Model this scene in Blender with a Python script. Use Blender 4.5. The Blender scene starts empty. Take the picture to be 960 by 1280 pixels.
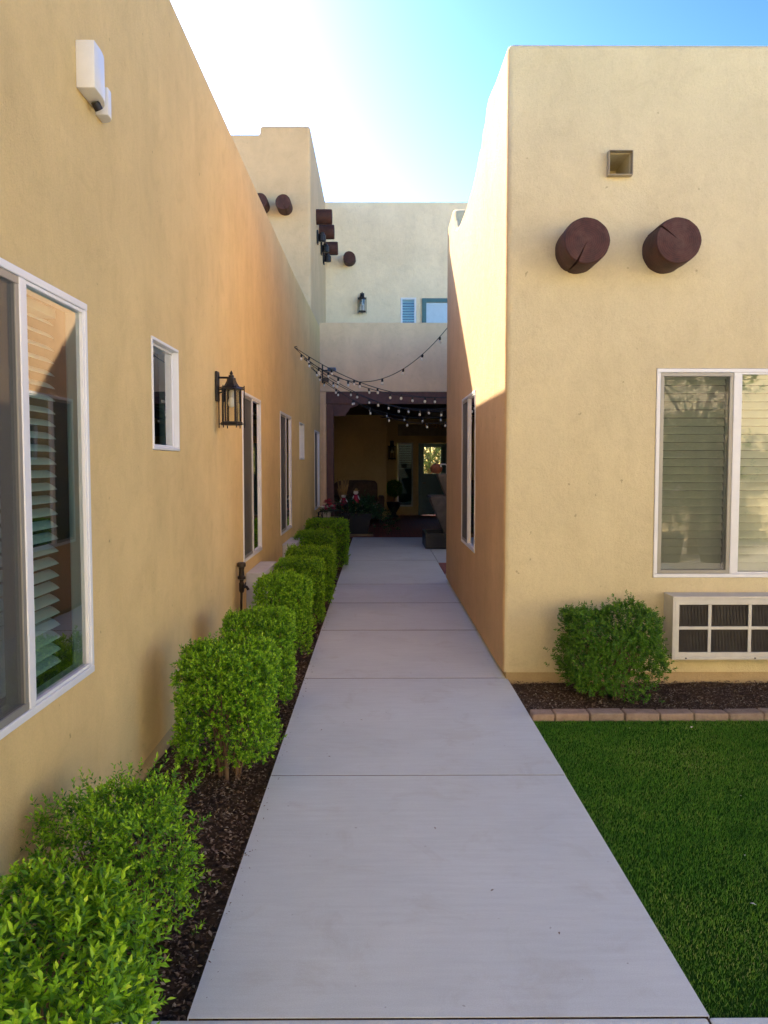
import bpy, bmesh, math, random
import numpy as np
from mathutils import Vector, Matrix
rad = math.radians
random.seed(7)
rng = np.random.default_rng(11)
S = bpy.context.scene
C = S.collection

# ------------------------------------------------------------------ camera
cam_d = bpy.data.cameras.new('camera'); cam = bpy.data.objects.new('camera', cam_d); C.objects.link(cam)
cam.location = (0, 0, 1.61)
cam.rotation_euler = (rad(90 - 3.373), 0, rad(-0.3875))
cam_d.sensor_fit = 'HORIZONTAL'; cam_d.sensor_width = 36; cam_d.lens = 36 * 1035 / 960
cam_d.clip_start = 0.05; cam_d.clip_end = 800
S.camera = cam

# ------------------------------------------------------------------ sky, sun, exposure
SUN = Vector((-1.0, 1.37, 1.012)).normalized()            # towards the sun
W = bpy.data.worlds.new('World'); S.world = W; W.use_nodes = True
wn = W.node_tree.nodes; wl = W.node_tree.links
bg = wn['Background']; sky = wn.new('ShaderNodeTexSky'); sky.sky_type = 'NISHITA'; sky.sun_disc = False
sky.sun_elevation = math.asin(SUN.z); sky.sun_rotation = math.atan2(SUN.x, SUN.y)
sky.air_density = 1.0; sky.dust_density = 1.0; sky.ozone_density = 1.8; sky.altitude = 300
def vmath(a, op, k):                                       # contrast of the whole dome, as the phone renders it
    q = wn.new('ShaderNodeVectorMath'); q.operation = op; wl.new(a, q.inputs[0]); q.inputs[1].default_value = (k, k, k); return q.outputs[0]
SKY_GAMMA, SKY_GAIN = 2.2, 1.02
gm = wn.new('ShaderNodeGamma'); wl.new(vmath(sky.outputs[0], 'MULTIPLY', .1), gm.inputs[0]); gm.inputs[1].default_value = SKY_GAMMA
wl.new(vmath(gm.outputs[0], 'MULTIPLY', 10 * SKY_GAIN), bg.inputs[0]); bg.inputs[1].default_value = 0.12
sd = bpy.data.lights.new('sun', 'SUN'); sd.energy = 2.0; sd.angle = rad(0.53); sd.color = (1.0, 0.86, 0.68)
sun = bpy.data.objects.new('sun', sd); C.objects.link(sun); sun.location = (-10, 12, 14)
sun.rotation_euler = SUN.to_track_quat('Z', 'Y').to_euler()
vs = S.view_settings
vs.view_transform = 'Standard'; vs.look = 'None'; vs.exposure = 3.12; vs.gamma = 1.0; vs.use_curve_mapping = False

# ------------------------------------------------------------------ materials
MATS = {}
def new_mat(name):
    m = bpy.data.materials.new(name); m.use_nodes = True
    MATS[name] = m
    return m, m.node_tree.nodes, m.node_tree.links, m.node_tree.nodes['Principled BSDF']
def noise(n, l, vec, scale, detail=4, rough=.55, dist=0):
    t = n.new('ShaderNodeTexNoise'); t.inputs['Scale'].default_value = scale
    t.inputs['Detail'].default_value = detail; t.inputs['Roughness'].default_value = rough
    t.inputs['Distortion'].default_value = dist
    if vec is not None: l.new(vec, t.inputs['Vector'])
    return t.outputs['Fac']
def ramp(n, l, fac, stops):
    r = n.new('ShaderNodeValToRGB'); e = r.color_ramp.elements
    while len(e) < len(stops): e.new(.5)
    for q, (p, c) in zip(e, stops):
        q.position = p; q.color = (*c, 1) if len(c) == 3 else c
    l.new(fac, r.inputs[0]); return r.outputs[0]
def mixc(n, l, fac, a, b, mode='MIX'):
    m = n.new('ShaderNodeMix'); m.data_type = 'RGBA'; m.blend_type = mode
    for s, v in ((m.inputs[0], fac), (m.inputs[6], a), (m.inputs[7], b)):
        if hasattr(v, 'is_linked'): l.new(v, s)
        elif isinstance(v, (int, float)): s.default_value = v
        else: s.default_value = (*v, 1)
    return m.outputs[2]
def coords(n, l, scale=(1, 1, 1), world=True):
    if world:
        g = n.new('ShaderNodeNewGeometry').outputs['Position']
    else:
        g = n.new('ShaderNodeTexCoord').outputs['Object']
    mp = n.new('ShaderNodeMapping'); mp.inputs['Scale'].default_value = scale
    l.new(g, mp.inputs[0]); return mp.outputs[0]
def bump(n, l, h, strength, dist=.01, prev=None):
    b = n.new('ShaderNodeBump'); b.inputs['Strength'].default_value = strength
    b.inputs['Distance'].default_value = dist; l.new(h, b.inputs['Height'])
    if prev: l.new(prev, b.inputs['Normal'])
    return b.outputs[0]

def stucco(name, col, grain=1.0, mott=.10):
    m, n, l, p = new_mat(name)
    v = coords(n, l); vs_ = coords(n, l, (1.6, 1.6, .28))
    dark = tuple(c * (1 - mott) for c in col); lite = tuple(min(1, c * (1 + mott * .7)) for c in col)
    a = ramp(n, l, noise(n, l, v, 1.3, 6, .6), [(.28, dark), (.72, lite)])
    st = ramp(n, l, noise(n, l, vs_, 1.9, 5, .6, .4), [(.36, (.86, .83, .80)), (.6, (1, 1, 1))])
    a = mixc(n, l, .28, a, st, 'MULTIPLY')
    md = ramp(n, l, noise(n, l, v, 4.6, 6, .7, 1.2), [(.30, (.90, .89, .87)), (.5, (1, 1, 1)), (.72, (1.05, 1.05, 1.04))])
    a = mixc(n, l, .65, a, md, 'MULTIPLY')
    fine = ramp(n, l, noise(n, l, v, 95, 3, .6), [(.3, (.95, .95, .95)), (.7, (1.03, 1.03, 1.03))])
    a = mixc(n, l, 1.0, a, fine, 'MULTIPLY')
    sp = ramp(n, l, noise(n, l, v, 21, 2, .4), [(.20, (.45, .40, .36)), (.235, (1, 1, 1))])
    a = mixc(n, l, .55, a, sp, 'MULTIPLY')
    l.new(a, p.inputs['Base Color']); p.inputs['Roughness'].default_value = .9
    p.inputs['Specular IOR Level'].default_value = .2
    b1 = bump(n, l, noise(n, l, v, 7, 5, .6), .35 * grain, .03)
    b2 = bump(n, l, noise(n, l, v, 130, 4, .65), .8 * grain, .007, b1)
    b3 = bump(n, l, noise(n, l, coords(n, l, (1, 1, .45)), 38, 4, .6, .6), .4 * grain, .010, b2)
    l.new(b3, p.inputs['Normal'])
    return m
def plain(name, col, rough=.5, metal=0, var=.08, bscale=60, bstr=.08, spec=.5, world=False):
    m, n, l, p = new_mat(name)
    v = coords(n, l, world=world)
    c = ramp(n, l, noise(n, l, v, 9, 5, .6), [(.3, tuple(x * (1 - var) for x in col)), (.7, tuple(min(1, x * (1 + var)) for x in col))])
    l.new(c, p.inputs['Base Color']); p.inputs['Roughness'].default_value = rough
    p.inputs['Metallic'].default_value = metal; p.inputs['Specular IOR Level'].default_value = spec
    if bstr: l.new(bump(n, l, noise(n, l, v, bscale, 3), bstr, .004), p.inputs['Normal'])
    return m

M_LEFT = stucco('stucco_ochre', (.78, .58, .265))
M_RIGHT = stucco('stucco_cream', (.715, .615, .375), 1., .06)
M_TOWER = stucco('stucco_sand', (.70, .51, .30))
M_END = stucco('stucco_pale', (.92, .77, .53))
M_BALC = stucco('stucco_beige', (.88, .64, .39))
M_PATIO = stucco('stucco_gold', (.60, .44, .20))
M_SIDE = stucco('stucco_cream_deepened', (.66, .44, .225), 1.4)
M_REAR = stucco('stucco_sunny', (.80, .67, .40))
M_STEM = stucco('stem_stucco', (.55, .41, .23))
M_VINYL = plain('white_vinyl', (.78, .78, .78), .35, var=.03)
M_ALU = plain('grey_aluminium', (.30, .29, .26), .4, .3, .05)
M_BLACK = plain('black_iron', (.018, .016, .018), .45, .4, .2)
M_BRONZE = plain('dark_bronze', (.06, .045, .035), .4, .7, .3)
M_DARKWOOD = plain('maroon_stained_wood', (.10, .038, .030), .55, 0, .25, 40, .2)
M_TEAL = plain('teal_paint', (.03, .12, .13), .4, 0, .1)
M_PLASTIC = plain('off_white_plastic', (.72, .72, .68), .4, 0, .05)
M_CASE = plain('beige_casing', (.62, .60, .54), .5, .0, .08)
M_FIN = plain('condenser_fins', (.10, .09, .085), .5, .3, .2)
M_SLAT = plain('blind_slat_white', (.70, .72, .68), .5, 0, .04)
M_ROOM = plain('unlit_room_dark', (.10, .105, .10), .9, 0, .1)  # dark colour stands in for the shade of unlit rooms
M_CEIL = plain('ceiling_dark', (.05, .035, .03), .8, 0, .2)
M_WIRE = plain('wire_black', (.012, .012, .013), .5, 0, .1)
M_BULB = plain('frosted_bulb', (.85, .82, .74), .25, 0, .02, bstr=0)
M_FAB = plain('brown_wicker', (.10, .055, .035), .7, 0, .4, 120, .6)
M_CUSH = plain('cushion_tan', (.25, .17, .09), .9, 0, .2)
M_POT = plain('black_planter', (.02, .02, .024), .5, 0, .2)
M_STONE = plain('fountain_stone', (.17, .145, .125), .6, 0, .25, 30, .3)
M_DKSTONE = plain('dark_basin_stone', (.012, .013, .018), .35, 0, .3)
M_RUST = plain('rust_gourd', (.33, .10, .035), .6, 0, .3)
M_RED = plain('red_cloth', (.45, .02, .05), .7, 0, .25)
M_PINK = plain('pink_petal', (.70, .06, .20), .6, 0, .25)
M_WHITE = plain('white_petal', (.80, .76, .70), .6, 0, .08)
M_STRAW = plain('straw', (.42, .25, .08), .8, 0, .3)
M_BARK = plain('twig_bark', (.17, .105, .06), .9, 0, .3, 80, .4)
M_BLUE = plain('blue_housing', (.10, .17, .33), .4, .1, .1)
M_TAG = plain('pale_weather', (.55, .52, .46), .7, 0, .2)
M_BASKET = plain('header_panel', (.30, .24, .15), .8, 0, .2)

# viga wood
m, n, l, p = new_mat('viga_wood'); M_VIGA = m
v = coords(n, l, world=True)
c = ramp(n, l, noise(n, l, v, 14, 6, .65), [(.25, (.034, .011, .007)), (.55, (.072, .022, .015)), (.8, (.098, .034, .022))])
at = n.new('ShaderNodeAttribute'); at.attribute_name = 'ring'
ad = n.new('ShaderNodeMath'); ad.operation = 'MULTIPLY_ADD'; ad.inputs[1].default_value = .10; l.new(noise(n, l, v, 7, 3), ad.inputs[0]); l.new(at.outputs['Fac'], ad.inputs[2])
ml = n.new('ShaderNodeMath'); ml.operation = 'MULTIPLY'; ml.inputs[1].default_value = 75; l.new(ad.outputs[0], ml.inputs[0])
sn = n.new('ShaderNodeMath'); sn.operation = 'SINE'; l.new(ml.outputs[0], sn.inputs[0])
c = mixc(n, l, .7, c, ramp(n, l, sn.outputs[0], [(0, (.72, .70, .70)), (1, (1.25, 1.2, 1.15))]), 'MULTIPLY')
fa = ramp(n, l, noise(n, l, v, 5.5, 5, .7), [(.5, (0, 0, 0)), (.75, (.55, .55, .55))])
c = mixc(n, l, fa, c, (.13, .075, .06))
l.new(c, p.inputs['Base Color']); p.inputs['Roughness'].default_value = .75
l.new(bump(n, l, noise(n, l, v, 70, 5, .7), .5, .006), p.inputs['Normal'])

# concrete
m, n, l, p = new_mat('concrete'); M_CONC = m
v = coords(n, l)
oi = n.new('ShaderNodeObjectInfo').outputs['Random']
a = ramp(n, l, noise(n, l, v, .9, 7, .62), [(.3, (.65, .70, .70)), (.7, (.75, .80, .80))])
tone = ramp(n, l, oi, [(0, (.98, .98, .985)), (1, (1.02, 1.015, 1.01))])
a = mixc(n, l, 1, a, tone, 'MULTIPLY')
st = ramp(n, l, noise(n, l, v, 3.1, 6, .7, .8), [(.30, (.80, .76, .72)), (.46, (1, 1, 1))])
a = mixc(n, l, .45, a, st, 'MULTIPLY')
br = ramp(n, l, noise(n, l, coords(n, l, (.6, 5, 1)), 7, 4, .6), [(.3, (.95, .95, .95)), (.7, (1.03, 1.03, 1.03))])
a = mixc(n, l, 1, a, br, 'MULTIPLY')
sp = ramp(n, l, noise(n, l, v, 34, 2, .4), [(.21, (.4, .38, .36)), (.24, (1, 1, 1))])
a = mixc(n, l, .6, a, sp, 'MULTIPLY')
fi = ramp(n, l, noise(n, l, v, 260, 2, .5), [(.3, (.92, .92, .92)), (.7, (1.05, 1.05, 1.05))])
a = mixc(n, l, 1, a, fi, 'MULTIPLY')
l.new(a, p.inputs['Base Color']); p.inputs['Roughness'].default_value = .75; p.inputs['Specular IOR Level'].default_value = .35
b = bump(n, l, noise(n, l, coords(n, l, (1, 9, 1)), 55, 3), .45, .004)
l.new(bump(n, l, noise(n, l, v, 300, 3), .25, .002, b), p.inputs['Normal'])

M_CONC2 = plain('pale_paving', (.66, .61, .53), .85, 0, .12, 40, .2, .3, True)
# earth / mulch base
def earth(name, c0, c1, sc):
    m, n, l, p = new_mat(name); v = coords(n, l)
    a = ramp(n, l, noise(n, l, v, sc, 7, .75), [(.3, c0), (.7, c1)])
    l.new(a, p.inputs['Base Color']); p.inputs['Roughness'].default_value = 1
    p.inputs['Specular IOR Level'].default_value = .1
    l.new(bump(n, l, noise(n, l, v, sc * 2.2, 6, .8), 1, .03), p.inputs['Normal']); return m
M_MULCH = earth('mulch_soil', (.040, .028, .019), (.17, .115, .075), 28)
M_DIRT = earth('desert_ground', (.26, .20, .14), (.38, .30, .21), 3)
M_TURF = earth('turf_backing', (.015, .06, .006), (.04, .12, .012), 45)
m, n, l, p = new_mat('mulch_chip'); M_CHIP = m
rp = n.new('ShaderNodeNewGeometry').outputs['Random Per Island']
l.new(ramp(n, l, rp, [(0, (.045, .031, .021)), (.5, (.15, .097, .062)), (.85, (.25, .17, .115)), (1, (.42, .35, .26))]), p.inputs['Base Color'])
p.inputs['Roughness'].default_value = .9

def leafmat(name, stops, trans=.28, rough=.42):
    m, n, l, p = new_mat(name)
    rp = n.new('ShaderNodeNewGeometry').outputs['Random Per Island']
    at = n.new('ShaderNodeAttribute'); at.attribute_name = 'age'
    mm = n.new('ShaderNodeMath'); mm.operation = 'MULTIPLY_ADD'; mm.inputs[1].default_value = .45
    l.new(rp, mm.inputs[0]); 
    m2 = n.new('ShaderNodeMath'); m2.operation = 'MULTIPLY'; m2.inputs[1].default_value = .55
    l.new(at.outputs['Fac'], m2.inputs[0]); l.new(m2.outputs[0], mm.inputs[2])
    c = ramp(n, l, mm.outputs[0], stops)
    l.new(c, p.inputs['Base Color']); p.inputs['Roughness'].default_value = rough
    p.inputs['Specular IOR Level'].default_value = .4
    t = n.new('ShaderNodeBsdfTranslucent'); l.new(c, t.inputs[0])
    mx = n.new('ShaderNodeMixShader'); mx.inputs[0].default_value = trans
    l.new(p.outputs[0], mx.inputs[1]); l.new(t.outputs[0], mx.inputs[2])
    l.new(mx.outputs[0], n['Material Output'].inputs[0]); return m
M_LEAF = leafmat('privet_leaf', [(0, (.018, .065, .005)), (.30, (.09, .26, .010)), (.66, (.28, .54, .018)), (1, (.50, .70, .05))])  # light tips are new growth; darkest stop paints in the hedge's inner shade
M_LEAF2 = leafmat('privet_leaf_dark', [(0, (.035, .11, .010)), (.5, (.085, .22, .016)), (1, (.20, .38, .035))])
M_GRASS = leafmat('turf_blade', [(0, (.038, .17, .012)), (.5, (.11, .32, .026)), (.8, (.24, .41, .060)), (1, (.50, .50, .22))], .2, .5)
M_TREE = leafmat('tree_leaf', [(0, (.045, .09, .018)), (.5, (.085, .15, .03)), (1, (.16, .22, .05))])
M_FLEAF = leafmat('pot_leaf', [(0, (.02, .06, .025)), (.5, (.04, .11, .04)), (1, (.10, .2, .07))])

# paver brick floor in the patio
m, n, l, p = new_mat('patio_brick'); M_PAVER = m
bt = n.new('ShaderNodeTexBrick'); l.new(coords(n, l), bt.inputs['Vector'])
bt.inputs['Scale'].default_value = 1; bt.inputs['Brick Width'].default_value = .2; bt.inputs['Row Height'].default_value = .1
bt.inputs['Mortar Size'].default_value = .006
bt.inputs['Color1'].default_value = (.38, .095, .065, 1); bt.inputs['Color2'].default_value = (.28, .075, .055, 1); bt.inputs['Mortar'].default_value = (.09, .05, .04, 1)
l.new(bt.outputs[0], p.inputs['Base Color']); p.inputs['Roughness'].default_value = .6

# edging brick
m, n, l, p = new_mat('edging_brick'); M_BRICK = m
v = coords(n, l); oi = n.new('ShaderNodeObjectInfo').outputs['Random']
a = ramp(n, l, noise(n, l, v, 18, 6, .7), [(.3, (.25, .185, .14)), (.7, (.40, .31, .245))])
a = mixc(n, l, 1, a, ramp(n, l, oi, [(0, (.88, .88, .9)), (1, (1.1, 1.02, .98))]), 'MULTIPLY')
l.new(a, p.inputs['Base Color']); p.inputs['Roughness'].default_value = .95
l.new(bump(n, l, noise(n, l, v, 120, 5, .7), .6, .006), p.inputs['Normal'])

# glass: clear panes with real Fresnel reflection
def glass(name, tint, boost=2.0, gl=(1, 1, 1)):
    m, n, l, p = new_mat(name); n.remove(p)
    tr = n.new('ShaderNodeBsdfTransparent'); tr.inputs[0].default_value = (*tint, 1)
    g = n.new('ShaderNodeBsdfGlossy'); g.inputs['Roughness'].default_value = .01; g.inputs[0].default_value = (*gl, 1)
    f = n.new('ShaderNodeFresnel'); f.inputs[0].default_value = 1.5
    k = n.new('ShaderNodeMath'); k.operation = 'MULTIPLY'; k.inputs[1].default_value = boost; k.use_clamp = True
    l.new(f.outputs[0], k.inputs[0])
    nv = coords(n, l); b = bump(n, l, noise(n, l, nv, 1.6, 2), .04, .02)
    l.new(b, g.inputs['Normal'])
    mx = n.new('ShaderNodeMixShader'); l.new(k.outputs[0], mx.inputs[0])
    l.new(tr.outputs[0], mx.inputs[1]); l.new(g.outputs[0], mx.inputs[2])
    l.new(mx.outputs[0], n['Material Output'].inputs[0]); return m
M_GLASS = glass('window_glass', (.64, .82, .73))
M_GLASS_F = glass('reflective_glass', (.70, .74, .64), 3.0)
M_GLASS_C = glass('lantern_glass', (.88, .88, .84), 1.2)
# insect screen: fine woven mesh, half open
m, n, l, p = new_mat('insect_screen'); M_SCREEN = m
p.inputs['Base Color'].default_value = (.10, .095, .085, 1); p.inputs['Roughness'].default_value = .8
tr = n.new('ShaderNodeBsdfTransparent'); mx = n.new('ShaderNodeMixShader')
lw = n.new('ShaderNodeLayerWeight'); lw.inputs[0].default_value = .35
mr = n.new('ShaderNodeMapRange'); mr.inputs[3].default_value = .30; mr.inputs[4].default_value = .90
l.new(lw.outputs['Facing'], mr.inputs[0]); l.new(mr.outputs[0], mx.inputs[0])
l.new(tr.outputs[0], mx.inputs[1]); l.new(p.outputs[0], mx.inputs[2]); l.new(mx.outputs[0], n['Material Output'].inputs[0])

# ------------------------------------------------------------------ mesh helpers
class MB:
    def __init__(s): s.v = []; s.f = []
    def add(s, vs, fs):
        o = len(s.v); s.v += [tuple(x) for x in vs]; s.f += [[i + o for i in f] for f in fs]; return s
    def box(s, x0, x1, y0, y1, z0, z1):
        if x0 > x1: x0, x1 = x1, x0
        if y0 > y1: y0, y1 = y1, y0
        if z0 > z1: z0, z1 = z1, z0
        return s.add([(x0,y0,z0),(x1,y0,z0),(x1,y1,z0),(x0,y1,z0),(x0,y0,z1),(x1,y0,z1),(x1,y1,z1),(x0,y1,z1)],
                     [(0,3,2,1),(4,5,6,7),(0,1,5,4),(1,2,6,5),(2,3,7,6),(3,0,4,7)])
    def tube(s, pts, r, seg=6, cap=True):
        pts = [Vector(p) for p in pts]; rs = r if isinstance(r, (list, tuple)) else [r] * len(pts)
        o = len(s.v); up = Vector((.13, .29, .95))
        for i, p in enumerate(pts):
            d = (pts[min(i+1, len(pts)-1)] - pts[max(i-1, 0)])
            if d.length < 1e-9: d = Vector((0, 0, 1))
            d.normalize(); a = d.cross(up)
            if a.length < 1e-3: a = d.cross(Vector((1, 0, 0)))
            a.normalize(); b = d.cross(a)
            for k in range(seg):
                t = 2 * math.pi * k / seg
                s.v.append(tuple(p + (a * math.cos(t) + b * math.sin(t)) * rs[i]))
        for i in range(len(pts) - 1):
            for k in range(seg):
                k2 = (k + 1) % seg
                s.f.append([o + i*seg + k, o + i*seg + k2, o + (i+1)*seg + k2, o + (i+1)*seg + k])
        if cap:
            s.f.append([o + k for k in range(seg)][::-1]); q = o + (len(pts)-1)*seg
            s.f.append([q + k for k in range(seg)])
        return s
    def lathe(s, prof, c=(0, 0, 0), seg=12, off=0, sx=1, sy=1):
        o = len(s.v)
        for r, z in prof:
            for k in range(seg):
                t = 2 * math.pi * k / seg + off
                s.v.append((c[0] + r * sx * math.cos(t), c[1] + r * sy * math.sin(t), c[2] + z))
        for i in range(len(prof) - 1):
            for k in range(seg):
                k2 = (k + 1) % seg
                s.f.append([o + i*seg + k, o + i*seg + k2, o + (i+1)*seg + k2, o + (i+1)*seg + k])
        s.f.append([o + k for k in range(seg)][::-1]); q = o + (len(prof)-1)*seg
        s.f.append([q + k for k in range(seg)])
        return s
    def xform(s, mat):
        s.v = [tuple(mat @ Vector(p)) for p in s.v]; return s
    def mesh(s, name='m'):
        me = bpy.data.meshes.new(name); me.from_pydata(s.v, [], s.f); me.update(); return me
    def build(s, name, mat, parent=None, bev=0, smooth=None, seg=2):
        bm = bmesh.new(); vv = [bm.verts.new(p) for p in s.v]
        for f in s.f:
            try: bm.faces.new([vv[i] for i in f])
            except ValueError: pass
        bmesh.ops.recalc_face_normals(bm, faces=bm.faces)
        if bev:
            es = [e for e in bm.edges if len(e.link_faces) == 2 and e.calc_face_angle(0) > .5]
            bmesh.ops.bevel(bm, geom=es, offset=bev, segments=seg, affect='EDGES', profile=.5, clamp_overlap=True)
        me = bpy.data.meshes.new(name); bm.to_mesh(me); bm.free()
        if smooth is not None:
            me.shade_smooth(); me.set_sharp_from_angle(angle=rad(smooth))
        return link(name, me, mat, parent)
def link(name, me, mat, parent=None):
    o = bpy.data.objects.new(name, me); C.objects.link(o)
    if mat is not None and len(me.materials) == 0: me.materials.append(mat)
    if parent is not None: o.parent = parent
    return o
def tag(o, label=None, cat=None, group=None, kind=None):
    if label: o['label'] = label
    if cat: o['category'] = cat
    if group: o['group'] = group
    if kind: o['kind'] = kind
    return o
def thing(name, label, cat, loc=(0, 0, 0), group=None):
    o = bpy.data.objects.new(name, None); C.objects.link(o); o.location = loc; o.empty_display_size = .1
    bpy.context.view_layer.update()
    return tag(o, label, cat, group)
def keep(o, parent):                 # parent a mesh whose vertices are in world space under a thing standing elsewhere
    o.parent = parent
    o.matrix_parent_inverse = Matrix.Translation(parent.location).inverted()
    return o
def copy_tree(o, parent=None):
    c = o.copy(); C.objects.link(c); c.parent = parent
    for ch in list(o.children): copy_tree(ch, c)
    return c
def struct(mb, name, mat, **k):
    return tag(mb.build(name, mat, **k), kind='structure')

def solid(name, pts, axis, a0, a1, mat, parent, cuts=(), bev=.06, seg=8, sharp_bottom=True, wobble=.0):
    """prism of outline pts extruded along axis a0..a1, edges rounded, boxes cut out."""
    bm = bmesh.new()
    def P(q, a): return (a, q[0], q[1]) if axis == 'x' else ((q[0], a, q[1]) if axis == 'y' else (q[0], q[1], a))
    A = [bm.verts.new(P(q, a0)) for q in pts]; B = [bm.verts.new(P(q, a1)) for q in pts]
    bm.faces.new(A); bm.faces.new(B[::-1]); k = len(pts)
    for i in range(k): bm.faces.new([A[i], B[i], B[(i+1) % k], A[(i+1) % k]])
    bmesh.ops.recalc_face_normals(bm, faces=bm.faces)
    zmin = min(v.co.z for v in bm.verts)
    es = [e for e in bm.edges if e.calc_face_angle(0) > .35 and not all(abs(v.co.z - zmin) < 1e-4 for v in e.verts)]
    if bev: bmesh.ops.bevel(bm, geom=es, offset=bev, segments=seg, affect='EDGES', profile=.5, clamp_overlap=True)
    me = bpy.data.meshes.new(name); bm.to_mesh(me); bm.free()
    if cuts:
        t = bpy.data.objects.new('t', me); C.objects.link(t)
        cm = MB()
        for c_ in cuts: cm.box(*c_)
        co = bpy.data.objects.new('c', cm.mesh()); C.objects.link(co)
        md = t.modifiers.new('b', 'BOOLEAN'); md.object = co; md.operation = 'DIFFERENCE'; md.solver = 'EXACT'
        dg = bpy.context.evaluated_depsgraph_get(); dg.update()
        me2 = bpy.data.meshes.new_from_object(t.evaluated_get(dg))
        bpy.data.objects.remove(t); bpy.data.objects.remove(co); me = me2; me.name = name
    for q_ in me.polygons: q_.use_smooth = False
    return link(name, me, mat, parent)

# ------------------------------------------------------------------ ground, walkway, beds, lawn
XL, XR, YF = -1.2, .925, 6.08          # left wall face, right wall face, right front face
WX0, WX1 = -.556, .966                 # walkway edges
struct(MB().box(-150, 150, -150, 150, -.30, -.16), 'ground', M_DIRT)
walk = struct(MB().box(WX0 + .004, WX1 - .004, 2.318, 18.0, -.14, -.0018), 'walkway', M_MULCH)
joints = [2.316, 4.19, 6.13, 7.92, 9.49, 10.98, 13.7, 16.0, 17.98]
for i, (a, b_) in enumerate(zip(joints[:-1], joints[1:])):
    gp = (.003, .008, .010, .016, .012, .012, .014, .014)[i]
    x1 = WX1 + random.uniform(-.002, .002)
    MB().box(WX0, x1, a + gp, b_ - gp, -.13, random.uniform(-.0005, .0005)).build('slab', M_CONC, walk)
struct(MB().box(-4, 24, -5.4, 2.29, -.155, -.05), 'forecourt', M_CONC2)
plaza = struct(MB().box(-1.16, 4.62, -5.1, 2.316, -.15, -.006), 'cross_path', M_MULCH)
for (a, b_) in ((-1.15, .955), (.962, 2.78), (2.786, 4.6)):
    for (c0, c1) in ((.55, 2.313), (-1.3, .542), (-3.15, -1.308), (-5.0, -3.158)):
        MB().box(a, b_, c0, c1, -.13, random.uniform(-.004, .001)).build('slab', M_CONC, plaza, bev=.006)
side = struct(MB().box(.975, 3.0, 11.3, 17.98, -.15, -.04), 'courtyard_paving', M_MULCH)
for (a, b_) in ((11.32, 12.05), (13.4, 15.3), (15.31, 17.97)):
    MB().box(.98, 2.98, a, b_, -.13, -.004).build('slab', M_CONC, side, bev=.006)
MB().box(.98, 2.98, 12.06, 13.39, -.13, -.006).build('paver_strip', M_PAVER, side)
struct(MB().box(-5.0, 7.0, 18.0, 25.9, -.14, .0), 'patio_floor', M_PAVER)

def heightfield(name, x0, x1, y0, y1, z, amp, step, mat):
    nx = int((x1-x0)/step)+1; ny = int((y1-y0)/step)+1
    xs = np.linspace(x0, x1, nx); ys = np.linspace(y0, y1, ny)
    X, Y = np.meshgrid(xs, ys); 
    Z = z + amp*(np.sin(X*9.1+Y*3.3)*np.sin(Y*7.7-X*2.1)*.6+np.sin(X*21+1)*np.sin(Y*17)*.4)
    v = np.stack([X, Y, Z], -1).reshape(-1, 3)
    idx = np.arange(nx*ny).reshape(ny, nx)
    f = np.stack([idx[:-1,:-1], idx[:-1,1:], idx[1:,1:], idx[1:,:-1]], -1).reshape(-1, 4)
    me = bpy.data.meshes.new(name); me.from_pydata(v.tolist(), [], f.tolist()); me.shade_smooth()
    return tag(link(name, me, mat), kind='structure')
heightfield('planting_bed', XL - .05, WX0 - .002, 1.2, 17.2, -.045, .014, .07, M_MULCH)
heightfield('planting_bed', WX1 + .002, 5.2, 5.25, 6.16, -.035, .012, .06, M_MULCH)
struct(MB().box(WX1 + .004, 5.2, 2.312, 5.155, -.12, -.024), 'lawn', M_TURF)

def raw_mesh(name, verts, tris, mat, age=None):
    me = bpy.data.meshes.new(name); nv = len(verts); nt = len(tris)
    me.vertices.add(nv); me.vertices.foreach_set('co', verts.astype(np.float32).ravel())
    me.loops.add(nt*3); me.loops.foreach_set('vertex_index', tris.astype(np.int32).ravel())
    me.polygons.add(nt); me.polygons.foreach_set('loop_start', np.arange(0, nt*3, 3, dtype=np.int32))
    if age is not None:
        at = me.attributes.new('age', 'FLOAT', 'POINT'); at.data.foreach_set('value', age.astype(np.float32))
    me.update(calc_edges=True); me.validate(); me.materials.append(mat); return me
def chips(name, x0, x1, y0, y1, z, cnt, s0, s1, label):
    c = np.stack([rng.uniform(x0, x1, cnt), rng.uniform(y0, y1, cnt), rng.uniform(z-.006, z+.016, cnt)], -1)
    L = rng.uniform(s0, s1, cnt)*rng.uniform(.5, 1, cnt); th = rng.uniform(0, 2*np.pi, cnt); ti = rng.normal(0, .35, cnt)
    u = np.stack([np.cos(th)*np.cos(ti), np.sin(th)*np.cos(ti), np.sin(ti)], -1)
    w = np.stack([-np.sin(th), np.cos(th), rng.normal(0, .3, cnt)], -1)
    nrm = np.cross(u, w); q = rng.uniform(.25, .6, cnt)
    a = c-u*L[:,None]*.5; b_ = c+u*L[:,None]*.5
    e = c+w*(L*q*.5)[:,None]; d = c-w*(L*q*.5)[:,None]; t = c+nrm*(L*.22)[:,None]
    v = np.stack([a, e, b_, d, t], 1).reshape(-1, 3)
    base = (np.arange(cnt)*5)[:,None,None]
    tr = (base+np.array([[0,3,4],[3,2,4],[2,1,4],[1,0,4]])[None]).reshape(-1, 3)
    o = link(name, raw_mesh(name, v, tr, M_CHIP), None)
    return tag(o, label, 'mulch', kind='stuff')
chips('bark_mulch', XL+.0, WX0-.008, 1.3, 6.5, -.040, 15000, .012, .034, 'dark bark mulch strewn along the shrub row')
chips('bark_mulch', XL+.0, WX0-.008, 6.5, 14.5, -.040, 5500, .018, .045, 'dark bark mulch farther along the shrub row')
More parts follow.
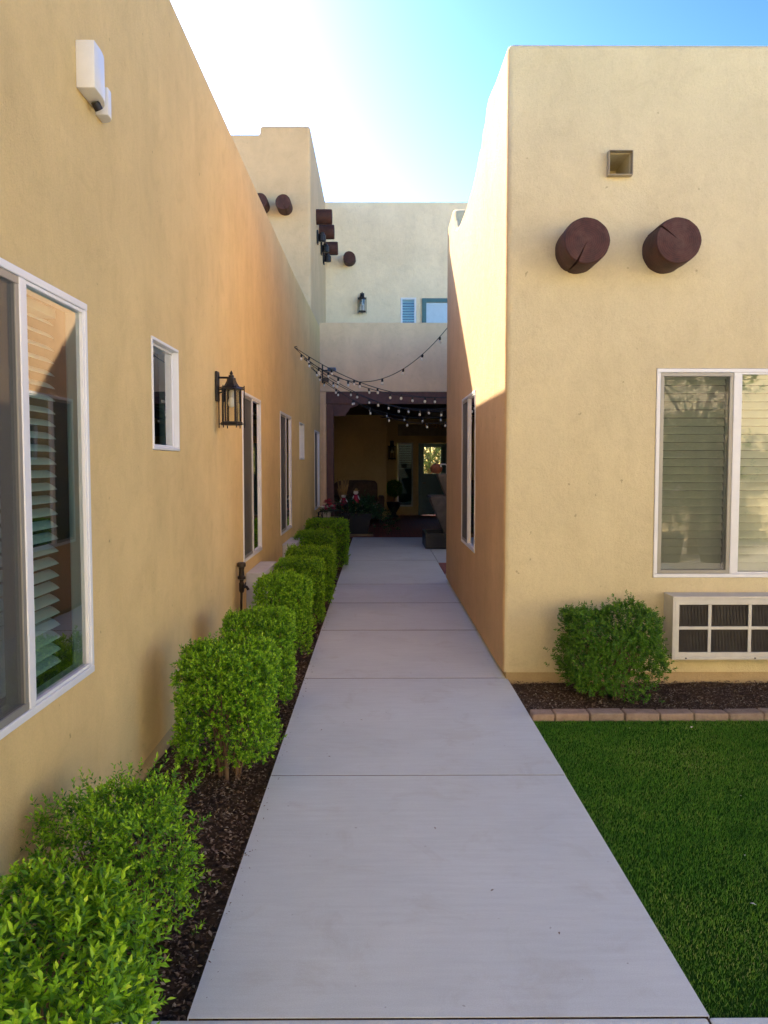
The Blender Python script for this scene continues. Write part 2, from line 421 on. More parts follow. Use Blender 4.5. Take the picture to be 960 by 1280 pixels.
chips('gravel_mulch', WX1+.008, 4.6, 5.27, 6.10, -.030, 15000, .010, .028, 'brown gravel mulch behind the brick edging')

chips('spilled_mulch', WX0+.002, WX0+.05, 2.4, 9.0, .004, 130, .006, .016, 'loose bark crumbs spilled on the walkway edge')
chips('spilled_gravel', WX1+.03, 4.0, 5.17, 5.26, .027, 90, .006, .014, 'loose gravel crumbs spilled on the brick edging')
def turf(cnt):
    x = rng.uniform(WX1+.001, 4.9, cnt); y = rng.uniform(2.315, 5.15, cnt)
    th = rng.uniform(0, 2*np.pi, cnt); ln = rng.uniform(.008, .021, cnt); lean = rng.uniform(.2, 1.0, cnt)
    flow = np.sin(x*2.1+y*1.3)*.5
    dx = np.cos(th)*lean*.7+flow*.3; dy = np.sin(th)*lean*.7-.3
    tip = np.stack([x+dx*ln, y+dy*ln, -.022+ln*(1.05-lean*.45)], -1)
    wv = rng.uniform(.0008, .0017, cnt); ph = rng.uniform(0, 2*np.pi, cnt)
    b0 = np.stack([x+np.cos(ph)*wv, y+np.sin(ph)*wv, np.full(cnt, -.023)], -1)
    b1 = np.stack([x-np.cos(ph)*wv, y-np.sin(ph)*wv, np.full(cnt, -.023)], -1)
    md0 = b0*.5+tip*.5+np.array([0, 0, .004]); md1 = b1*.5+tip*.5+np.array([0, 0, .004])
    v = np.stack([b0, b1, md1, md0, tip], 1).reshape(-1, 3)
    base = (np.arange(cnt)*5)[:,None,None]
    tr = (base+np.array([[0,1,2],[0,2,3],[3,2,4]])[None]).reshape(-1, 3)
    patch = .5+.3*np.sin(x*3.1+np.sin(y*2.7)*1.4)*np.sin(y*3.9+np.sin(x*1.9))+.25*np.sin(x*11+np.sin(y*7)*2)*np.sin(y*13+np.sin(x*6)*2)
    age = np.repeat(np.clip(patch*.7+rng.normal(.15, .2, cnt), 0, 1), 5)
    o = link('turf_blades', raw_mesh('turf_blades', v, tr, M_GRASS, age), None)
    tag(o, 'short dark green turf filling the lawn beside the path', 'grass', kind='stuff')
turf(230000)
# pale scraps fallen on the lawn
for (x, y, s) in ((1.32, 4.86, .012), (1.9, 4.93, .016), (1.52, 4.93, .010), (1.37, 2.93, .022), (1.62, 3.1, .012), (1.75, 3.9, .009), (1.5, 3.3, .009)):
    pb = MB().add([(0,0,0),(s,.2*s,.003),(.8*s,.8*s,.006),(.1*s,.9*s,.001)], [(0,1,2,3)])
    o = pb.build('fallen_petal', M_WHITE); o.location = (x, y, .006); o.rotation_euler = (random.uniform(-.3,.3), random.uniform(-.3,.3), random.uniform(0,6))
    tag(o, 'tiny pale scrap lying on the dark green lawn', 'petal', 'pale scraps on the lawn')
for (x, y) in ((.25, 3.55), (-.28, 4.46), (.42, 3.02), (-.1, 5.1), (.62, 2.75), (-.35, 4.9)):
    o = MB().add([(0,0,0),(.011,.003,.003),(.02,0,.001),(.009,-.004,.002)], [(0,1,2,3)]).build('fallen_leaf', M_BARK)
    o.location = (x, y, .004); o.rotation_euler = (0, 0, random.uniform(0, 6))
    tag(o, 'tiny dry leaf lying on the concrete walkway', 'leaf', 'dry leaves on the walkway')

# brick edging
edge = thing('garden_edging', 'row of tan brick edging between the lawn and gravel bed', 'edging', (1.0, 5.16, -.04))
bx = [.974, 1.12, 1.342, 1.564, 1.787, 2.004, 2.227, 2.45]
while bx[-1] < 5.0: bx.append(bx[-1] + .222)
for i, (a, b_) in enumerate(zip(bx[:-1], bx[1:])):
    hw_ = (b_-a)/2-.003
    o = MB().box(-hw_, hw_, -.055, .055, -.126, 0).build('brick', M_BRICK, None, bev=.010)
    o.location = ((a+b_)/2, 5.21+random.uniform(-.005, .005), .026+random.uniform(-.003, .003))
    o.rotation_euler = (rad(random.uniform(-2, 2)), rad(random.uniform(-1, 1)), rad(random.uniform(-1.2, 1.2)))
    keep(o, edge)

# ------------------------------------------------------------------ wall-mounted builders; frame = (origin fn)
class Wall:
    """u runs along the wall, w points out of it."""
    def __init__(s, kind, c): s.kind = kind; s.c = c
    def p(s, u, w, z):
        if s.kind == '+x': return (s.c + w, u, z)
        if s.kind == '-x': return (s.c - w, u, z)
        return (u, s.c - w, z)                 # '-y'
    def box(s, mb, u0, u1, w0, w1, z0, z1):
        a = s.p(u0, w0, z0); b_ = s.p(u1, w1, z1); return mb.box(a[0], b_[0], a[1], b_[1], a[2], b_[2])
    def cut(s, u0, u1, z0, z1, depth=.5):
        a = s.p(u0, -depth, z0); b_ = s.p(u1, .3, z1)
        return (min(a[0], b_[0]), max(a[0], b_[0]), min(a[1], b_[1]), max(a[1], b_[1]), z0, z1)
LW, RW, FW = Wall('+x', XL), Wall('-x', XR), Wall('-y', YF)

def window(w, bld, u0, u1, z0, z1, mull=None, rec=0., screen=None, blinds=None, tilt=60, pitch=.06, fw=.031, deep=False, slatmat=None, gmat=None, label=None, depth=.5):
    """slider window: frame mesh with panes, sashes, screen, blind slats and a dark lining for the unlit room as sub-parts"""
    f0, f1 = -.075 - rec, .009 - rec
    if deep: fw = .02; f0 = -.11
    sf = f1 - .005 if not deep else -.024
    e = .0025
    fm = MB()
    w.box(fm, u0+e, u1-e, f0, f1, z0+e, z0+fw); w.box(fm, u0+e, u1-e, f0, f1, z1-fw, z1-e)
    w.box(fm, u0+e, u0+fw, f0, f1-.001, z0+fw, z1-fw); w.box(fm, u1-fw, u1-e, f0, f1-.001, z0+fw, z1-fw)
    if mull: w.box(fm, mull-.024, mull+.024, f0+.002, f1-.002, z0+fw, z1-fw)
    fr = fm.build('window', M_VINYL, bld, bev=.004)
    if label: fr['label'] = label
    spans = [(u0+fw, u1-fw)] if not mull else [(u0+fw, mull-.024), (mull+.024, u1-fw)]
    for k, (a, b_) in enumerate(spans):
        w.box(MB(), 0, 0, 0, 0, 0, 0)
        s = MB(); q = .028 if screen == k else .014; sm = M_VINYL if screen != k else M_ALU
        w.box(s, a+.001, b_-.001, f0+.01, sf, z0+fw+.001, z0+fw+q); w.box(s, a+.001, b_-.001, f0+.01, sf, z1-fw-q, z1-fw-.001)
        w.box(s, a+.001, a+q, f0+.01, sf-.001, z0+fw+q, z1-fw-q); w.box(s, b_-q, b_-.001, f0+.01, sf-.001, z0+fw+q, z1-fw-q)
        s.build('sash', sm, fr, bev=.002)
        g = MB(); gw = -.012 - rec if not deep else -.032
        g.add([w.p(a+q-.004, gw, z0+fw+q-.004), w.p(b_-q+.004, gw, z0+fw+q-.004), w.p(b_-q+.004, gw, z1-fw-q+.004), w.p(a+q-.004, gw, z1-fw-q+.004)], [(0, 1, 2, 3)])
        g.build('pane', gmat or M_GLASS, fr)
        if screen == k:
            g = MB(); gw = -.002 - rec
            g.add([w.p(a+q-.004, gw, z0+fw+q-.004), w.p(b_-q+.004, gw, z0+fw+q-.004), w.p(b_-q+.004, gw, z1-fw-q+.004), w.p(a+q-.004, gw, z1-fw-q+.004)], [(0, 1, 2, 3)])
            g.build('insect_screen', M_SCREEN, fr)
        if blinds is not None and k in blinds:
            hw = pitch * .49; t = rad(tilt); zz = z1 - fw - .05; wc = -.14 - rec
            su, sv = a + .006, b_ - .006
            me = None
            while zz > z0 + fw + .03:
                if me is None:
                    sb = MB()
                    for j in range(4):
                        pass
                    prof = []
                    for j in range(5):
                        tt = (j / 4 - .5) * 2
                        dw = tt * hw * math.cos(t); dz = -tt * hw * math.sin(t) + .004 * (1 - tt * tt)
                        prof.append((dw, dz))
                    vv = []; ff = []
                    for j, (dw, dz) in enumerate(prof):
                        vv += [w.p(su, wc + dw, dz), w.p(sv, wc + dw, dz), w.p(su, wc + dw, dz - .0025), w.p(sv, wc + dw, dz - .0025)]
                    for j in range(4):
                        o = j * 4
                        ff += [(o, o+1, o+5, o+4), (o+2, o+6, o+7, o+3), (o, o+4, o+6, o+2), (o+1, o+3, o+7, o+5)]
                    ff += [(0, 2, 3, 1), (16, 17, 19, 18)]
                    so = sb.add(vv, ff).build('slat', slatmat or M_SLAT, fr, smooth=50); me = so.data
                else:
                    so = link('slat', me, None, fr)
                so.location.z = zz + random.uniform(-.0006, .0006)
                zz -= pitch
            hb = MB(); w.box(hb, su, sv, wc-.025, wc+.03, z1-fw-.035, z1-fw-.001); hb.build('headrail', slatmat or M_SLAT, fr)
    r = MB(); d0, d1 = -depth + .01, f0 - .003; i = .004
    A = [w.p(u0+i, d0, z0+i), w.p(u1-i, d0, z0+i), w.p(u1-i, d0, z1-i), w.p(u0+i, d0, z1-i)]
    B = [w.p(u0+i, d1, z0+i), w.p(u1-i, d1, z0+i), w.p(u1-i, d1, z1-i), w.p(u0+i, d1, z1-i)]
    r.add(A + B, [(0,1,2,3), (0,1,5,4), (1,2,6,5), (2,3,7,6), (3,0,4,7)])
    r.build('dark_room_lining', M_ROOM, fr)
    return fr

def viga(bld, base, direction, r, ln, crack=None, name='viga', label=None):
    """round log beam end, chamfered, with a drying crack"""
    d = Vector(direction); a = Vector((0, 0, 1)); b_ = d.cross(a)
    angs = [2*math.pi*k/40 for k in range(40)]
    if crack is not None:
        angs = [t for t in angs if abs((t-crack+math.pi) % (2*math.pi)-math.pi) > .12] + [crack-.05, crack, crack+.05]
        angs.sort()
    sg = len(angs); mb = MB()
    rings = [(-.03, 1.0), (ln*.3, .99), (ln*.6, 1.005), (ln-.030, .99), (ln-.012, .975), (ln, .94), (ln+.003, .6), (ln+.004, .3), (ln+.004, .02)]
    o = Vector(base)
    for i, (x, q) in enumerate(rings):
        for t in angs:
            rr = r*q*(1+.012*math.sin(3*t+base[1])+.006*math.sin(11*t)); xx = x
            if crack is not None and abs(t-crack) < 1e-6 and i >= 1:
                dep = (0, .25, .55, .8, .8, .75, .45, .12, 0)[i]
                if i <= 4: rr *= 1-.35*dep
                else: xx -= .07*dep; 
            mb.v.append(tuple(o + d*xx + (a*math.cos(t)+b_*math.sin(t))*rr))
    for i in range(len(rings)-1):
        for k in range(sg):
            k2 = (k+1) % sg
            mb.f.append([i*sg+k, i*sg+k2, (i+1)*sg+k2, (i+1)*sg+k])
    mb.f.append([(len(rings)-1)*sg+k for k in range(sg)])
    v = mb.build(name, M_VIGA, bld, smooth=35)
    at = v.data.attributes.new('ring', 'FLOAT', 'POINT')
    at.data.foreach_set('value', [((p.co-o)-d*(p.co-o).dot(d)).length/r if (p.co-o).dot(d) > ln-.08 else 1. for p in v.data.vertices])
    return v

def wall_lantern(w, u, z, label, sc=1., group=None, hang=True):
    """z is the top of the back plate"""
    t = thing('wall_lantern', label, 'lantern', w.p(u, 0, z), group)
    loc = Matrix.Translation(Vector(w.p(u, 0, z)))
    if w.kind == '+x': R_ = Matrix(((0, 1, 0), (1, 0, 0), (0, 0, 1))).to_4x4()
    elif w.kind == '-y': R_ = Matrix(((1, 0, 0), (0, -1, 0), (0, 0, 1))).to_4x4()
    Mx = R_ @ Matrix.Scale(sc, 4)
    def put(mb, name, mat, parent=t, **k):
        return mb.xform(Mx).build(name, mat, parent, **k)
    c = .115
    put(MB().box(-.04, .04, 0, .022, -.22, 0), 'back_plate', M_BLACK, bev=.006)
    put(MB().tube([(0, .015, -.045), (0, c, -.045)], .008, 8), 'arm', M_BLACK)
    put(MB().tube([(0, .018, -.16), (0, .045, -.15)], .006, 6), 'lower_stay', M_BLACK)
    hx = 6
    rf = put(MB().lathe([(.092, -.135), (.094, -.128), (.075, -.122), (.055, -.105), (.040, -.080), (.033, -.062), (.033, -.050), (.026, -.046)], (0, c, 0), hx, math.pi/6), 'roof', M_BLACK, smooth=30)
    put(MB().lathe([(.018, -.046), (.020, -.030), (.010, -.022), (.013, -.012), (.006, 0), (.001, .008)], (0, c, 0), 10), 'finial', M_BLACK, rf, smooth=40)
    put(MB().lathe([(.074, -.395), (.080, -.392), (.080, -.372), (.070, -.368)], (0, c, 0), hx, math.pi/6), 'base_ring', M_BLACK)
    for k in range(6):
        a = math.pi/6 + k*math.pi/3
        for rr, z0, z1, q in ((.068, -.372, -.132, .0052), (.094, -.415, -.105, .0042)):
            x, y = rr*math.cos(a), c+rr*math.sin(a)
            if y < .004: continue
            put(MB().tube([(x, y, z0), (x, y, z1)], q, 6), 'post' if rr < .08 else 'cage_bar', M_BLACK)
        a2 = a + math.pi/3; x0, y0, x1, y1 = .066*math.cos(a), c+.066*math.sin(a), .066*math.cos(a2), c+.066*math.sin(a2)
        put(MB().add([(x0, y0, -.370), (x1, y1, -.370), (x1, y1, -.134), (x0, y0, -.134)], [(0, 1, 2, 3)]), 'glass_panel', M_GLASS_C)
    for zz in (-.385, -.118):
        put(MB().tube([(.094*math.cos(math.pi/6+k*math.pi/3), max(.006, c+.094*math.sin(math.pi/6+k*math.pi/3)), zz) for k in range(7)], .0035, 5), 'cage_hoop', M_BLACK)
    b_ = put(MB().lathe([(.004, -.265), (.022, -.255), (.028, -.232), (.022, -.205), (.014, -.188)], (0, c, 0), 12), 'bulb', M_BULB, smooth=50)
    put(MB().lathe([(.016, -.190), (.019, -.188), (.019, -.145), (.012, -.135)], (0, c, 0), 12), 'socket', M_TAG, smooth=40)
    return t

def air_unit(w, u0, u1, z0, z1, dep, label, vbars, fins=True):
    t = thing('air_conditioner', label, 'air conditioner', w.p(u0, 0, z0), 'through-wall air conditioners')
    def put(mb, name, mat, **k):
        o = mb.build(name, mat, None, **k); keep(o, t); return o
    m_ = MB()
    w.box(m_, u0, u1, .002, dep, z1-.018, z1); w.box(m_, u0, u1, .002, dep, z0, z0+.018)
    w.box(m_, u0, u0+.018, .002, dep-.001, z0+.018, z1-.018); w.box(m_, u1-.018, u1, .002, dep-.001, z0+.018, z1-.018)
    put(m_, 'casing', M_CASE, bev=.003)
    g = MB(); q = .03
    w.box(g, u0+.018, u1-.018, dep-.02, dep-.002, z1-.018-q*1.4, z1-.0185); w.box(g, u0+.018, u1-.018, dep-.02, dep-.002, z0+.0185, z0+.018+q*1.2)
    w.box(g, u0+.0185, u0+.018+q, dep-.02, dep-.003, z0+.018+q*1.2, z1-.018-q*1.4); w.box(g, u1-.018-q, u1-.0185, dep-.02, dep-.003, z0+.018+q*1.2, z1-.018-q*1.4)
    gf = put(g, 'grille_frame', M_CASE, bev=.002)
    zm = (z0+z1)/2 - .0
    b_ = MB(); w.box(b_, u0+.05, u1-.05, dep-.018, dep-.004, zm-.011, zm+.011); put(b_, 'grille_bar', M_CASE, bev=.002)
    for u in vbars:
        b_ = MB(); w.box(b_, u-.012, u+.012, dep-.0165, dep-.006, z0+.055, z1-.061); put(b_, 'grille_bar', M_CASE, bev=.002)
    if fins:
        f = MB(); u = u0+.052
        while u < u1-.052:
            w.box(f, u, u+.0035, dep-.05, dep-.022, z0+.03, z1-.03); u += .0105
        o = put(f, 'fin_louvre', M_FIN); o['kind'] = 'stuff'
    k = MB(); w.box(k, u0+.02, u1-.02, dep-.10, dep-.07, z0+.02, z1-.02); put(k, 'coil', M_FIN)
    for (uu, zz) in ((u0+.1, z0+.012), (u1-.3, z1-.01), (u0+.6, z0+.012)):
        s = MB(); w.box(s, uu-.006, uu+.006, dep, dep+.003, zz-.004, zz+.004); put(s, 'screw', M_BLACK)
    return t

# ------------------------------------------------------------------ left wing
left = thing('ochre_wing', 'long ochre stucco wing with white windows beside the shrub row', 'building', (XL, 8, 0))
lw = [dict(u0=2.21, u1=3.445, z0=.735, z1=2.262, mull=2.828, screen=0, blinds=(0, 1), tilt=32, pitch=.051),
      dict(u0=4.42, u1=5.0, z0=1.68, z1=2.285, deep=True),
      dict(u0=7.33, u1=8.47, z0=.72, z1=2.25, mull=7.90, screen=0),
      dict(u0=10.14, u1=11.42, z0=.72, z1=2.25, mull=10.78, screen=0),
      dict(u0=12.6, u1=13.4, z0=1.665, z1=2.24, deep=True),
      dict(u0=15.6, u1=16.84, z0=.72, z1=2.24, mull=16.2, screen=0)]
cuts = [LW.cut(d['u0'], d['u1'], d['z0'], d['z1']) for d in lw]
prof = [(1.0, .085), (17.19, .085), (17.19, 4.43), (16.0, 4.42), (12.0, 4.345), (5.0, 4.33), (1.0, 4.33)]
o = solid('wall', prof, 'x', -7.0, XL, M_LEFT, None, cuts, bev=.07)
keep(o, left)
keep(MB().box(-6.9, XL-.028, 1.03, 17.1, -.15, .09).build('stem_wall', M_STEM), left)
for d in lw:
    keep(window(LW, None, **d), left)
# hose tap plate gap, wall hooks come with their things
wall_lantern(LW, 6.165, 2.285, 'black caged lantern on the ochre wall between two white windows')
air_unit(LW, 7.46, 8.37, .16, .615, .165, 'white air conditioner box under the ochre wing window beside the brass tap', (7.75, 8.05), True)
air_unit(LW, 10.3, 11.25, .16, .60, .165, 'white air conditioner box under the ochre wing window, half behind clipped shrubs', (10.6, 10.9), True)

# vacuum breaker tap
tap = thing('garden_tap', 'weathered brown brass tap standing out from the ochre wall', 'tap', (XL+.045, 6.95, .40))
tx = XL + .045
keep(MB().tube([(tx-.01, 6.95, -.02), (tx-.004, 6.95, .45), (tx, 6.95, .56)], .011, 8).build('pipe', M_BRONZE, smooth=40), tap)
keep(MB().lathe([(.016, .52), (.022, .535), (.022, .60), (.016, .61), (.02, .63), (.034, .635), (.034, .655), (.024, .665), (.022, .71), (.027, .735), (.038, .742), (.038, .765), (.03, .775)], (tx, 6.95, 0), 14).build('valve_body', M_BRONZE, smooth=30), tap)
keep(MB().tube([(tx, 6.95, .575), (tx+.045, 6.93, .57), (tx+.062, 6.925, .545)], .012, 8).tube([(tx+.03, 6.90, .565), (tx+.03, 6.97, .60)], .006, 6).build('spout', M_BRONZE, smooth=40), tap)

# white box with sensor high on the wall
wb = thing('alarm_box', 'white plastic sounder box high on the ochre wall', 'wall box', (XL, 3.5, 3.19))
def roundbox(w, u0, u1, dep, z0, z1):
    mb = MB(); N = 8
    pts = [(u0, 0), (u0, dep)]
    for k in range(N+1):
        t = k/N*math.pi/2; L = (u1-u0)
        pts.append((u0 + L*.35 + L*.65*math.sin(t), dep*.25 + dep*.75*math.cos(t)))
    pts.append((u1, 0)); k = len(pts)
    A = [w.p(u, q, z0) for u, q in pts]; B = [w.p(u, q, z1) for u, q in pts]
    mb.add(A+B, [list(range(k))[::-1], list(range(k, 2*k))] + [[i, (i+1) % k, k+(i+1) % k, k+i] for i in range(k)])
    return mb
keep(roundbox(LW, 3.39, 3.60, .075, 3.10, 3.285).build('housing', M_PLASTIC, bev=.004, smooth=35), wb)
keep(roundbox(LW, 3.612, 3.70, .055, 3.085, 3.20).build('sensor_head', M_PLASTIC, bev=.004, smooth=35), wb)
keep(MB().tube([(XL+.03, 3.52, 3.10), (XL+.04, 3.54, 3.075)], .017, 10).build('lens', M_BLACK, smooth=40), wb)

# ------------------------------------------------------------------ right wing
right = thing('cream_wing', 'cream stucco wing with two log beam ends over the lawn', 'building', (2.0, YF, 0))
rwin = dict(u0=7.90, u1=9.15, z0=.745, z1=2.31, mull=8.55, screen=1)
fwin = dict(u0=2.03, u1=3.25, z0=.762, z1=2.302, mull=2.622, screen=0, blinds=(0, 1), tilt=66, pitch=.0605)
prof = [(YF, .055), (11.28, .055), (11.28, 4.74), (10.5, 4.76), (10.32, 4.70), (10.22, 4.55), (10.1, 4.43), (9.9, 4.36), (9.5, 4.33), (8.9, 4.31), (8.3, 4.34), (7.95, 4.40), (7.75, 4.47), (7.6, 4.47), (7.5, 4.56), (7.34, 4.585), (7.28, 4.66), (7.12, 4.69), (6.7, 4.635), (YF, 4.60)]
cuts = [RW.cut(7.90, 9.15, .745, 2.31), FW.cut(2.03, 3.25, .762, 2.302, .45), (1.652, 1.808, YF-.2, YF+.35, 3.672, 3.828)]
rw_ = keep(solid('wall', prof, 'x', XR, 9.0, M_RIGHT, None, cuts, bev=.045, seg=8), right)
rw_.data.materials.append(M_SIDE)                         # passage side's colour is deepened to hold back its sunlit patch
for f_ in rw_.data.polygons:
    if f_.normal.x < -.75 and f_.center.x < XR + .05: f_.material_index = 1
keep(MB().box(XR+.03, 8.9, YF+.03, 11.25, -.15, .06).build('stem_wall', M_STEM), right)
keep(solid('wall', [(11.25, -.1), (17.18, -.1), (17.18, 4.4), (11.25, 4.4)], 'x', 3.0, 9.0, M_RIGHT, None, (), bev=.05), right)
keep(window(RW, None, **rwin), right)
keep(window(FW, None, depth=.45, gmat=M_GLASS_F, **fwin), right)
keep(viga(None, (1.437, YF, 3.140), (0, -1, 0), .162, .30, crack=rad(155)), right)
keep(viga(None, (2.068, YF, 3.142), (0, -1, 0), .162, .30, crack=rad(52)), right)
# drain scupper: open square sheet-metal spout
s = MB(); a, b_, z0, z1, t_ = 1.650, 1.810, 3.67, 3.83, .006
s.box(a-.006, b_+.006, YF-.06, YF+.3, z0-.006, z0-.002); s.box(a-.006, b_+.006, YF-.06, YF+.3, z1+.002, z1+.006)
s.box(a-.006, a-.002, YF-.06, YF+.3, z0-.002, z1+.002); s.box(b_+.002, b_+.006, YF-.06, YF+.3, z0-.002, z1+.002)
keep(s.build('scupper', plain('scupper_paint', (.42, .35, .24), .6, 0, .2), None), right)
air_unit(FW, 2.115, 3.19, .195, .655, .20, 'white grilled air conditioner under the cream wing window', (2.385, 2.675, 2.96), True)

# ------------------------------------------------------------------ two-storey block at the end
blk = thing('two_storey_block', 'two-storey stucco block with tower, balcony wall and shaded porch', 'building', (0, 19, 0))
tp = [(-6.0, 4.2), (XL-.006, 4.2), (XL-.006, 7.57), (-2.09, 7.57), (-2.10, 7.42), (-6.0, 7.42)]
keep(solid('tower_wall', tp, 'y', 15.03, 19.27, M_TOWER, None, (), bev=.05), blk)
keep(solid('upper_wall', [(-6.0, 3.08), (7.0, 3.08), (7.0, 7.56), (-6.0, 7.56)], 'y', 19.25, 25.9, M_END, None,
           [(.51, .87, 19.0, 19.5, 4.2, 5.405), (1.0, 1.9, 19.0, 19.5, 4.0, 5.385)], bev=.04), blk)
keep(solid('balcony_wall', [(XL-.3, 3.085), (7.0, 3.085), (7.0, 4.495), (XL-.3, 4.495)], 'y', 17.2, 17.42, M_BALC, None, (), bev=.03), blk)
keep(MB().box(XL-.3, 7.0, 17.425, 19.245, 3.6, 3.9).build('balcony_floor', M_CONC), blk)
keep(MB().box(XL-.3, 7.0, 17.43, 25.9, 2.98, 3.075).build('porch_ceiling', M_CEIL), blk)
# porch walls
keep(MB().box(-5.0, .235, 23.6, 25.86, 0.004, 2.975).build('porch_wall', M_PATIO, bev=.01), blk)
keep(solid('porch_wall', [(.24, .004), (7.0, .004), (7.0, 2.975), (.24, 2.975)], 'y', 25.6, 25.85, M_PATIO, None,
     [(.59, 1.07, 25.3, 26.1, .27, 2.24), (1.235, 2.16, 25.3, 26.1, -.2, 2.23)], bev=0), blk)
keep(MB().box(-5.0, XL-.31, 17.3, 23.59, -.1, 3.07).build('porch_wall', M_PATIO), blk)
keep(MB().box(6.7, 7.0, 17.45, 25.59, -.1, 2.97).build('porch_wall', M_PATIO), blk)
keep(MB().box(.60, 6.6, 25.50, 25.595, 2.45, 2.80).build('header_panel', M_BASKET), blk)
# stucco return left of the porch post, small trim box
keep(MB().box(XL-.2, -1.082, 17.225, 17.5, -.1, 3.08).build('corner_return', M_BALC, bev=.01), blk)
keep(MB().box(-1.155, -1.10, 17.195, 17.222, .55, 3.0).build('downpipe', M_BALC, bev=.008), blk)
# posts and beam
for x in (-1.075, 2.75):
    keep(MB().box(x, x+.15, 17.23, 17.38, 0, 2.83).build('porch_post', M_DARKWOOD, bev=.006), blk)
keep(MB().box(-1.08, 3.0, 17.21, 17.40, 2.833, 3.082).build('porch_beam', M_DARKWOOD, bev=.006), blk)
def corbel(x, sgn):
    pts = [(0, 0), (.50, 0), (.50, -.03), (.42, -.05), (.33, -.08), (.31, -.14), (.27, -.18), (.25, -.20), (.25, -.245), (0, -.245)]
    mb = MB(); k = len(pts)
    A = [(x+sgn*u, 17.24, 2.831+z) for u, z in pts]; B = [(x+sgn*u, 17.37, 2.831+z) for u, z in pts]
    mb.add(A+B, [list(range(k)), list(range(k, 2*k))[::-1]] + [[i, k+i, k+(i+1) % k, (i+1) % k] for i in range(k)])
    return mb.build('corbel', M_DARKWOOD)
keep(corbel(-.923, 1), blk); keep(corbel(2.748, -1), blk)
# log beam ends
for (x, z) in ((-1.655, 6.14), (-2.06, 6.16)):
    keep(viga(None, (x, 15.03, z), (0, -1, 0), .135, .36, crack=rad(200) if x > -1.8 else None), blk)
for (y, z) in ((16.45, 6.40), (17.25, 6.33), (18.75, 6.38)):
    keep(viga(None, (XL, y, z), (1, 0, 0), .145, .30), blk)
keep(viga(None, (-.655, 19.25, 6.24), (0, -1, 0), .14, .30), blk)
# upper window, door
EW = Wall('-y', 19.25)
keep(window(EW, None, .51, .87, 4.2, 5.405, blinds=(0,), tilt=40, pitch=.06, depth=.25), blk)
d = MB(); d.box(1.003, 1.10, 19.20, 19.30, 4.0, 5.382); d.box(1.80, 1.897, 19.20, 19.30, 4.0, 5.382); d.box(1.10, 1.80, 19.20, 19.299, 5.29, 5.381)
do = keep(d.build('door', M_TEAL, bev=.004), blk)
keep(MB().box(1.101, 1.799, 19.24, 19.26, 4.0, 5.289).build('door_pane', plain('pale_door_glass', (.50, .58, .60), .12, 0, .05), None), do)
# porch window and door
PW = Wall('-y', 25.6)
f = MB(); f.box(.593, .635, 25.56, 25.66, .273, 2.237); f.box(1.025, 1.067, 25.56, 25.66, .273, 2.237); f.box(.635, 1.025, 25.561, 25.659, 2.19, 2.236); f.box(.635, 1.025, 25.561, 25.659, .274, .32)
fo = keep(f.build('window', plain('aged_white_trim', (.50, .48, .42), .5), bev=.003), blk)
keep(MB().box(.635, 1.025, 25.60, 25.606, .32, 2.19).build('pane', M_GLASS), fo)
zz = 2.15
while zz > 1.4:
    keep(MB().box(.64, 1.02, 25.64, 25.665, zz, zz+.012).build('slat', M_SLAT), fo); zz -= .055
keep(MB().box(.6, 1.06, 25.75, 25.78, .28, 2.23).build('dark_room_lining', M_ROOM), fo)  # dark sheet standing in for an unlit room
d = MB(); d.box(1.238, 1.33, 25.57, 25.72, .004, 2.226); d.box(2.07, 2.157, 25.57, 25.72, .004, 2.226); d.box(1.33, 2.07, 25.571, 25.719, 2.14, 2.225)
do = keep(d.build('door', M_TEAL, bev=.003), blk)
d = MB(); d.box(1.332, 2.068, 25.62, 25.66, .006, 1.28); d.box(1.332, 1.40, 25.62, 25.66, 1.28, 2.138); d.box(1.93, 2.068, 25.62, 25.66, 1.28, 2.138); d.box(1.40, 1.93, 25.62, 25.66, 2.10, 2.138)
keep(d.build('door_leaf', M_TEAL, bev=.003), do)
keep(MB().box(1.40, 1.93, 25.637, 25.643, 1.28, 2.10).build('door_pane', M_GLASS_C), do)
keep(MB().tube([(1.37, 25.61, 1.0), (1.37, 25.55, 1.0), (1.46, 25.55, 1.0)], .012, 8).build('handle', M_BRONZE), do)

# lanterns on the block
wall_lantern(EW, -.37, 5.50, 'small black lantern on the pale upper wall over the balcony', 1.15)
wall_lantern(PW, .42, 2.30, 'dark lantern on the porch back wall beside the narrow window', 1.45)
def sconce(y, z, label):
    t = thing('wall_sconce', label, 'sconce', (XL, y, z), 'black sconces on the tower side')
    keep(MB().box(XL+.001, XL+.03, y-.07, y+.07, z-.13, z+.13).build('back_plate', M_BLACK, bev=.005), t)
    keep(MB().lathe([(.05, -.08), (.075, -.07), (.075, .04), (.05, .06), (.05, .09)], (XL+.10, y, z), 10).build('shade', M_BLACK, smooth=35), t)
    keep(MB().tube([(XL+.02, y, z+.05), (XL+.10, y, z+.05)], .02, 8).build('arm', M_BLACK), t)
for y, z, q in ((16.5, 6.02, 'just below the paired log ends on the tower side'), (17.6, 6.09, 'between the paired and the lone log end on the tower side'), (18.3, 6.06, 'below the lone log end beside the pale upper wall')):
    sconce(y, z, 'black sconce ' + q)

